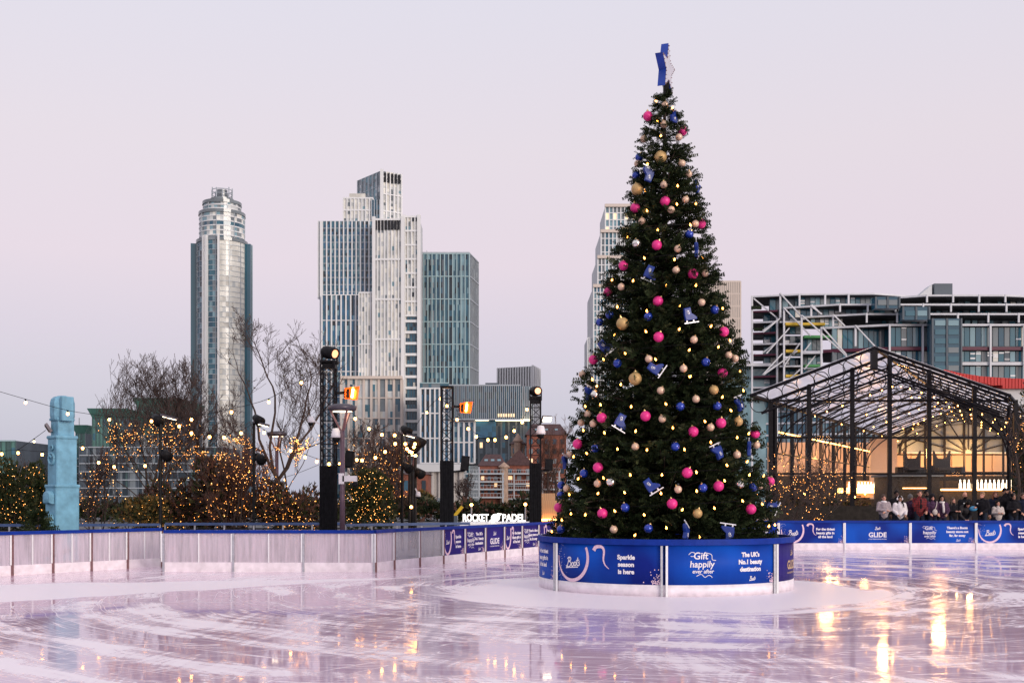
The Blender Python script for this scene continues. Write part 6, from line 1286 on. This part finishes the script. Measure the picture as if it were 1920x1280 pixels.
# ------------------------------------------------------------------ people at the rail
SKIN = [mat('skin_light', (.62, .30, .21), .5, var=.06, scale=8), mat('skin_tan', (.40, .21, .14), .5, var=.06, scale=8), mat('skin_deep', (.11, .055, .04), .5, var=.06, scale=8)]
HAIR = {'brown': mat('hair_brown', (.06, .032, .02), .55, var=.3, scale=25), 'black': mat('hair_black', (.010, .008, .008), .5, var=.3, scale=25), 'red': mat('hair_red', (.16, .05, .02), .55, var=.3, scale=25), 'grey': mat('hair_grey', (.2, .19, .18), .55, var=.3, scale=25), 'fair': mat('hair_fair', (.24, .13, .06), .55, var=.3, scale=25)}
def cloth(nm_, col, sc_=9, var=.25, rough=.85): return mat(nm_, col, rough, var=var, scale=sc_, bump=.25)
def plaid():
    m, t, b = nm('red_plaid'); N = t.nodes; L = t.links; tcn = N.new('ShaderNodeTexCoord'); prev = None
    for ax in ('X', 'Z'):
        wv = N.new('ShaderNodeTexWave'); wv.bands_direction = ax; wv.inputs['Scale'].default_value = 4.5; L.new(tcn.outputs['Object'], wv.inputs['Vector']); st_ = N.new('ShaderNodeMath'); st_.operation = 'GREATER_THAN'; st_.inputs[1].default_value = .62; L.new(wv.outputs['Fac'], st_.inputs[0])
        if prev is None: prev = st_.outputs[0]
        else: ad = N.new('ShaderNodeMath'); ad.operation = 'ADD'; L.new(prev, ad.inputs[0]); L.new(st_.outputs[0], ad.inputs[1]); prev = ad.outputs[0]
    dv_ = N.new('ShaderNodeMath'); dv_.operation = 'MULTIPLY'; dv_.inputs[1].default_value = .5; L.new(prev, dv_.inputs[0]); cr = N.new('ShaderNodeValToRGB'); e = cr.color_ramp.elements; e[0].color = (.26, .015, .015, 1); e[1].color = (.012, .008, .012, 1); q = e.new(.5); q.color = (.09, .01, .015, 1); L.new(dv_.outputs[0], cr.inputs[0]); L.new(cr.outputs[0], b.inputs['Base Color']); b.inputs['Roughness'].default_value = .9
    return m
CL = {'puffer': cloth('mauve_grey_puffer', (.34, .28, .30), 14), 'fleece': cloth('white_fleece', (.76, .70, .72), 30, .12), 'black': cloth('black_coat', (.014, .013, .016)), 'navy': cloth('navy_coat', (.018, .022, .04)), 'plaid': plaid(), 'plum': cloth('plum_floral', (.05, .018, .05), 22, .8), 'beige': cloth('beige_jacket', (.52, .45, .42), 14), 'cream': cloth('cream_scarf', (.70, .64, .62), 20), 'charcoal': cloth('charcoal_knit', (.045, .042, .045)), 'denim': cloth('dark_jeans', (.02, .025, .04)), 'grey': cloth('grey_beanie', (.13, .12, .12), 20)}
def tapered(mb, pts, radii, n=10, flat=1.0):
    """closed capsule-like limb along pts, with rounded ends"""
    pts = [Vector(p) for p in pts]; P2, R2 = [], []
    d0 = (pts[1] - pts[0]).normalized(); d1 = (pts[-1] - pts[-2]).normalized(); r0, r1 = radii[0], radii[-1]
    for f, h in ((.25, 1.0), (.75, .66)): P2.append(pts[0] - d0 * r0 * h); R2.append(r0 * f)
    P2 += pts; R2 += list(radii)
    for f, h in ((.75, .66), (.25, 1.0)): P2.append(pts[-1] + d1 * r1 * h); R2.append(r1 * f)
    b = len(mb.v); mb.tube(P2, R2, n)
    return b
def person(label, x, yhead, Y, skin, hair, top, pose, height=1.72, legs='denim', turn=0, lean=0.0, hairstyle='short', extras=(), scarf=None, group='people watching from the rail'):
    """yhead = photo row of the middle of the head; feet on the terrace"""
    zh = WZ(yhead, Y); base = Vector((WX(x, Y), Y, GZ)); s = (zh - GZ) / 1.60 if lean < .3 else height / 1.72; o_ = thing('person', label, 'person', base, group); Mt = Matrix.Rotation(R(turn), 3, 'Z')
    V = lambda a, b_, c_: Vector((a * s, b_ * s, c_ * s))                      # x: figure's right in the photo, y: + away from camera
    def bend(v):                                                              # lean forward from the hips
        if lean and v.z > .92 * s: q = v - Vector((0, 0, .92 * s)); q = Matrix.Rotation(lean, 3, 'X') @ q; v = q + Vector((0, 0, .92 * s))
        return base + Mt @ v
    mb = MB(); bones = []
    def limb(pts, radii, mt_, n=10):
        w_ = [bend(V(*p)) for p in pts]; rr_ = [r * s * (1.10 if mt_ == 0 else 1.05) for r in radii]; tapered(mb, w_, rr_, n)
        for i in range(len(w_) - 1): bones.append((w_[i], w_[i + 1], rr_[i], rr_[i + 1], mt_))
    T_, K_, L_ = 0, 1, 2                                                      # slots: top, skin, legs
    limb([(0, .01, .93), (0, .01, 1.08), (0, 0, 1.24), (0, .01, 1.36), (0, .01, 1.43)], [.165, .155, .175, .165, .085], T_, 14)
    for sx in (-1, 1):
        limb([(sx * .07, .01, 1.0), (sx * .14, .01, 1.22), (sx * .165, .01, 1.38)], [.12, .115, .085], T_, 12)
        limb([(sx * .09, 0, .92), (sx * .10, -.02, .50), (sx * .10, .02, .10)], [.105, .07, .05], L_); limb([(sx * .10, .03, .045), (sx * .11, -.14, .035)], [.05, .04], 3)
    limb([(0, .01, 1.42), (0, -.005, 1.51)], [.062, .055], K_); 
    A = {'rail': [(.19, .01, 1.38), (.27, .02, 1.12), (.17, -.24, .96)], 'crossed': [(.19, .01, 1.38), (.27, -.02, 1.12), (-.02, -.22, 1.10)], 'down': [(.19, .01, 1.38), (.25, .03, 1.10), (.24, -.06, .86)], 'mouth': [(.19, .01, 1.38), (.27, -.12, 1.16), (.06, -.17, 1.50)], 'photo': [(.19, .01, 1.38), (.26, -.20, 1.30), (.10, -.34, 1.56)], 'hold': [(.19, .01, 1.38), (.26, .0, 1.12), (.12, -.26, 1.14)], 'leanrail': [(.19, .01, 1.38), (.24, -.22, 1.16), (.08, -.42, 1.12)]}
    pl, pr_ = pose if isinstance(pose, tuple) else (pose, pose); thick = 1.18 if top in ('puffer', 'fleece', 'beige') else 1.0
    for sx, pz in ((-1, pl), (1, pr_)):
        a = [(p[0] * sx, p[1], p[2]) for p in A[pz]]
        if pz == 'crossed' and sx > 0: a[2] = (a[2][0] - .0, a[2][1] - .03, a[2][2] - .06)
        limb(a, [.075 * thick, .062 * thick, .046 * thick], T_); e_, w_ = Vector(a[1]), Vector(a[2]); d = (w_ - e_).normalized(); sd = d.cross(Vector((0, 0, 1))).normalized() if abs(d.z) < .95 else Vector((1, 0, 0)); dn = sd.cross(d)
        pm = w_ + d * .075; limb([tuple(w_ + d * .02), tuple(w_ + d * .09)], [.036, .038], K_, 8)
        for fi in range(4):                                                    # fingers, unequal and slightly curled
            f0 = w_ + d * .11 + sd * (.030 - .02 * fi); ln = (.062, .072, .068, .052)[fi]; limb([tuple(f0), tuple(f0 + d * ln * .55 + dn * -.010), tuple(f0 + d * ln * .85 + dn * -.032)], [.0105, .010, .009], K_, 6)
        t0 = w_ + d * .05 + sd * .036; limb([tuple(t0), tuple(t0 + sd * .028 + d * .03), tuple(t0 + sd * .03 + d * .062 + dn * -.01)], [.013, .012, .010], K_, 6)
    hc = V(0, -.02, 1.62)                                                      # head: skull, face, jaw, nose, ears
    def hv(x_, y_, z_): return bend(hc + V(x_, y_, z_))
    def lump(c, r, sc_, mt_):
        mb.ball(hv(*c), r * s, 8, sc_); q = hv(*c); bones.append((q, q + Vector((0, 0, 1e-4)), r * s * min(sc_), r * s * min(sc_), mt_))
    lump((0, .01, .02), .098, (.82, 1.0, 1.12), K_); lump((0, -.035, -.055), .068, (.88, .85, 1.05), K_); lump((0, -.10, -.012), .018, (.8, 1.1, 1.5), K_); lump((0, -.085, -.085), .025, (1.1, .8, .7), K_)
    for sx in (-1, 1): lump((sx * .084, .01, -.01), .026, (.5, .8, 1.2), K_)
    me = bpy.data.meshes.new('body'); me.from_pydata([tuple(Vector(v) - base) for v in mb.v], [], mb.f); ob = bpy.data.objects.new('body', me); link(ob, o_); md = ob.modifiers.new('r', 'REMESH'); md.mode = 'VOXEL'; md.voxel_size = .0155; md.use_smooth_shade = True
    bpy.context.view_layer.update(); dg = bpy.context.evaluated_depsgraph_get(); m2 = bpy.data.meshes.new_from_object(ob.evaluated_get(dg)); ob.modifiers.clear(); ob.data = m2; bpy.data.meshes.remove(me)
    m2.materials.clear()
    for mm in (CL[top], SKIN[skin], CL[legs], M['black']): m2.materials.append(mm)
    n = len(m2.polygons); C_ = np.zeros(n * 3); m2.polygons.foreach_get('center', C_); C_ = C_.reshape(-1, 3) + np.array(base); best = np.full(n, 1e9); idx = np.zeros(n, int)
    for p, q, r0, r1, mt_ in bones:
        p_, q_ = np.array(p), np.array(q); dq = q_ - p_; t = np.clip(((C_ - p_) @ dq) / max(dq @ dq, 1e-12), 0, 1); dist = np.linalg.norm(C_ - (p_ + t[:, None] * dq), axis=1) - (r0 + (r1 - r0) * t); k_ = dist < best; best[k_] = dist[k_]; idx[k_] = mt_
    m2.polygons.foreach_set('material_index', idx.astype(np.int32)); m2.polygons.foreach_set('use_smooth', [True] * n); m2.update()
    m_ = MB()
    for sx in (-1, 1): m_.ball(hv(sx * .034, -.088, .012), .011 * s, 5)
    m_.build('eyes', M['black'], o_); MB().ball(hv(0, -.096, -.055), .02 * s, 5, (1.2, .35, .35)).build('mouth', mat('lips', (.30, .10, .09), .5, var=.05) if 'lips' not in bpy.data.materials else bpy.data.materials['lips'], o_)
    hm = HAIR.get(hair); m_ = MB()
    if hairstyle != 'bald':
        mats_ = CL['grey'] if hairstyle == 'beanie' else CL['black'] if hairstyle in ('hood', 'cap') else hm; big_ = 1.10 if hairstyle not in ('beanie', 'hood') else 1.22
        m_.ball(hv(0, .03, .045), .10 * s, 9, (.88 * big_, 1.0 * big_, 1.05 * big_)); nmh = 'hair'
        if hairstyle in ('long', 'braid', 'hood'):
            for sx in (-1, 1): tapered(m_, [hv(sx * .085, .02, .03), hv(sx * .10, .02, -.12), hv(sx * .105, -.01, -.26)], [.04 * s, .045 * s, .03 * s], 8)
            tapered(m_, [hv(0, .08, .03), hv(0, .10, -.14), hv(0, .11, -.26)], [.08 * s, .09 * s, .06 * s], 10)
        if hairstyle == 'braid': tapered(m_, [hv(.06, -.02, -.1), hv(.10, -.16, -.22), hv(.11, -.20, -.36)], [.03 * s, .025 * s, .015 * s], 8)
        if hairstyle == 'cap': m_.box(hv(0, -.11, .07), (.16 * s, .12 * s, .02 * s)); nmh = 'cap'
        if hairstyle == 'beanie': nmh = 'beanie'; m_.ball(hv(0, .02, .06), .105 * s, 8, (1, 1.05, 1.0))
        if hairstyle == 'hood': nmh = 'headscarf'
        m_.build(nmh, mats_, o_, True)
    if 'beard' in extras: MB().ball(hv(0, -.055, -.085), .066 * s, 7, (1, .75, .72)).build('beard', HAIR['black' if hair != 'red' else 'red'], o_, True)
    if 'muffs' in extras:
        m_ = MB()
        for sx in (-1, 1): m_.ball(hv(sx * .105, .01, .0), .052 * s, 7, (.7, 1, 1.1))
        m_.tube([hv(.105 * math.cos(R(t)), .01, .04 + .105 * math.sin(R(t))) for t in range(0, 181, 20)], .012 * s, 5); m_.build('earmuffs', CL['fleece'], o_, True)
    if scarf:
        m_ = MB(); m_.torus(bend(V(0, .0, 1.46)), .085 * s, .045 * s, (1, 0, 0), (0, 1, 0), 14, 7); 
        if scarf == 'cream': tapered(m_, [bend(V(.03, -.14, 1.42)), bend(V(.05, -.20, 1.2)), bend(V(.05, -.20, 1.05))], [.05 * s, .05 * s, .045 * s], 8)
        m_.build('scarf', CL[scarf], o_, True)
    if 'bag' in extras: m_ = MB(); m_.ball(bend(V(.02, -.24, 1.02)), .13 * s, 8, (.85, .5, 1)); m_.tube(smooth([bend(V(.02, -.22, 1.1)), bend(V(.10, -.20, 1.3)), bend(V(.17, -.05, 1.46))], 4), .018, 6); m_.build('shoulder_bag', CL['beige'], o_, True)
    if 'bluebag' in extras: MB().ball(bend(V(-.20, -.30, 1.10)), .14 * s, 8, (1.2, .6, .7)).build('blue_bag', mat('blue_bag', (.06, .28, .50), .5), o_, True)
    if 'tee' in extras: MB().ball(bend(V(.0, -.13, 1.22)), .10 * s, 8, (.8, .6, 2.0)).build('tee_shirt', CL['black'], o_, True)
    if 'badge' in extras: MB().ball(bend(V(-.09, -.175, 1.30)), .03 * s, 6, (1.3, .3, .8)).build('chest_badge', M['white'], o_)
    if 'phone' in extras: MB().box(bend(V(0, -.42, 1.62)), (.08, .02, .15)).build('phone', M['black'], o_)
    return o_
Yp = 46.4
person('person in a padded mauve-grey jacket with arms crossed, white collar, leftmost at the rail', 1657, 934, Yp, 0, 'brown', 'puffer', 'crossed', scarf='fleece')
person('person in a white fleece coat with white earmuffs and long dark braid', 1687, 936, Yp, 1, 'black', 'fleece', 'rail', hairstyle='braid', extras=('muffs',))
person('person in dark clothes standing behind the white fleece coat', 1681, 927, Yp + .8, 2, 'black', 'black', 'down')
person('person in a grey knitted beanie peering past the red plaid shirt', 1707, 934, Yp + .5, 1, 'black', 'plum', 'down', hairstyle='beanie', turn=20)
person('person in a red plaid shirt over a black tee, hand raised to the mouth', 1724, 926, Yp, 0, 'brown', 'plaid', ('mouth', 'rail'), extras=('tee',))
person('bearded person in dark clothes just behind the red plaid shirt', 1737, 926, Yp + .7, 2, 'black', 'charcoal', 'down', extras=('beard',))
person('person in a black headscarf and plum jacket with a beige shoulder bag', 1748, 933, Yp, 0, 'black', 'plum', 'rail', hairstyle='hood', extras=('bag',))
person('person in a patterned dark top with a long cream scarf', 1766, 935, Yp, 1, 'black', 'plum', 'rail', hairstyle='long', scarf='cream', turn=-15)
person('person with loose brown hair in a black coat, hands held before the chest', 1787, 939, Yp + .1, 0, 'brown', 'black', 'hold', hairstyle='long', turn=20)
person('tall bald bearded person in a black coat behind the leaning person', 1809, 929, Yp + .6, 0, 'black', 'black', 'hold', hairstyle='bald', extras=('beard', 'badge'))
person('person in charcoal leaning right over the rail with head bowed', 1805, 957, Yp + .45, 0, 'black', 'charcoal', 'leanrail', lean=R(52), hairstyle='long')
person('fair-haired person in a black jacket with chest badge, turned left, with a blue bag', 1842, 929, Yp, 0, 'fair', 'black', ('hold', 'rail'), turn=-55, extras=('bluebag', 'badge'))
person('red-haired person partly hidden behind the beige jacket', 1866, 928, Yp + .8, 0, 'red', 'navy', 'down', hairstyle='long')
person('long dark haired person in a pale beige jacket at the right of the rail', 1871, 944, Yp, 0, 'black', 'beige', 'hold', height=1.6, hairstyle='long')
person('person in a black cap holding a phone up with both hands', 1884, 923, Yp + .5, 1, 'black', 'black', 'photo', hairstyle='cap', extras=('phone',))
person('person in a black coat near the right edge of the rail, arms folded', 1900, 932, Yp + .2, 1, 'brown', 'black', 'crossed')
person('person in navy at the extreme right edge of the rail', 1918, 931, Yp + .4, 0, 'brown', 'navy', 'rail')
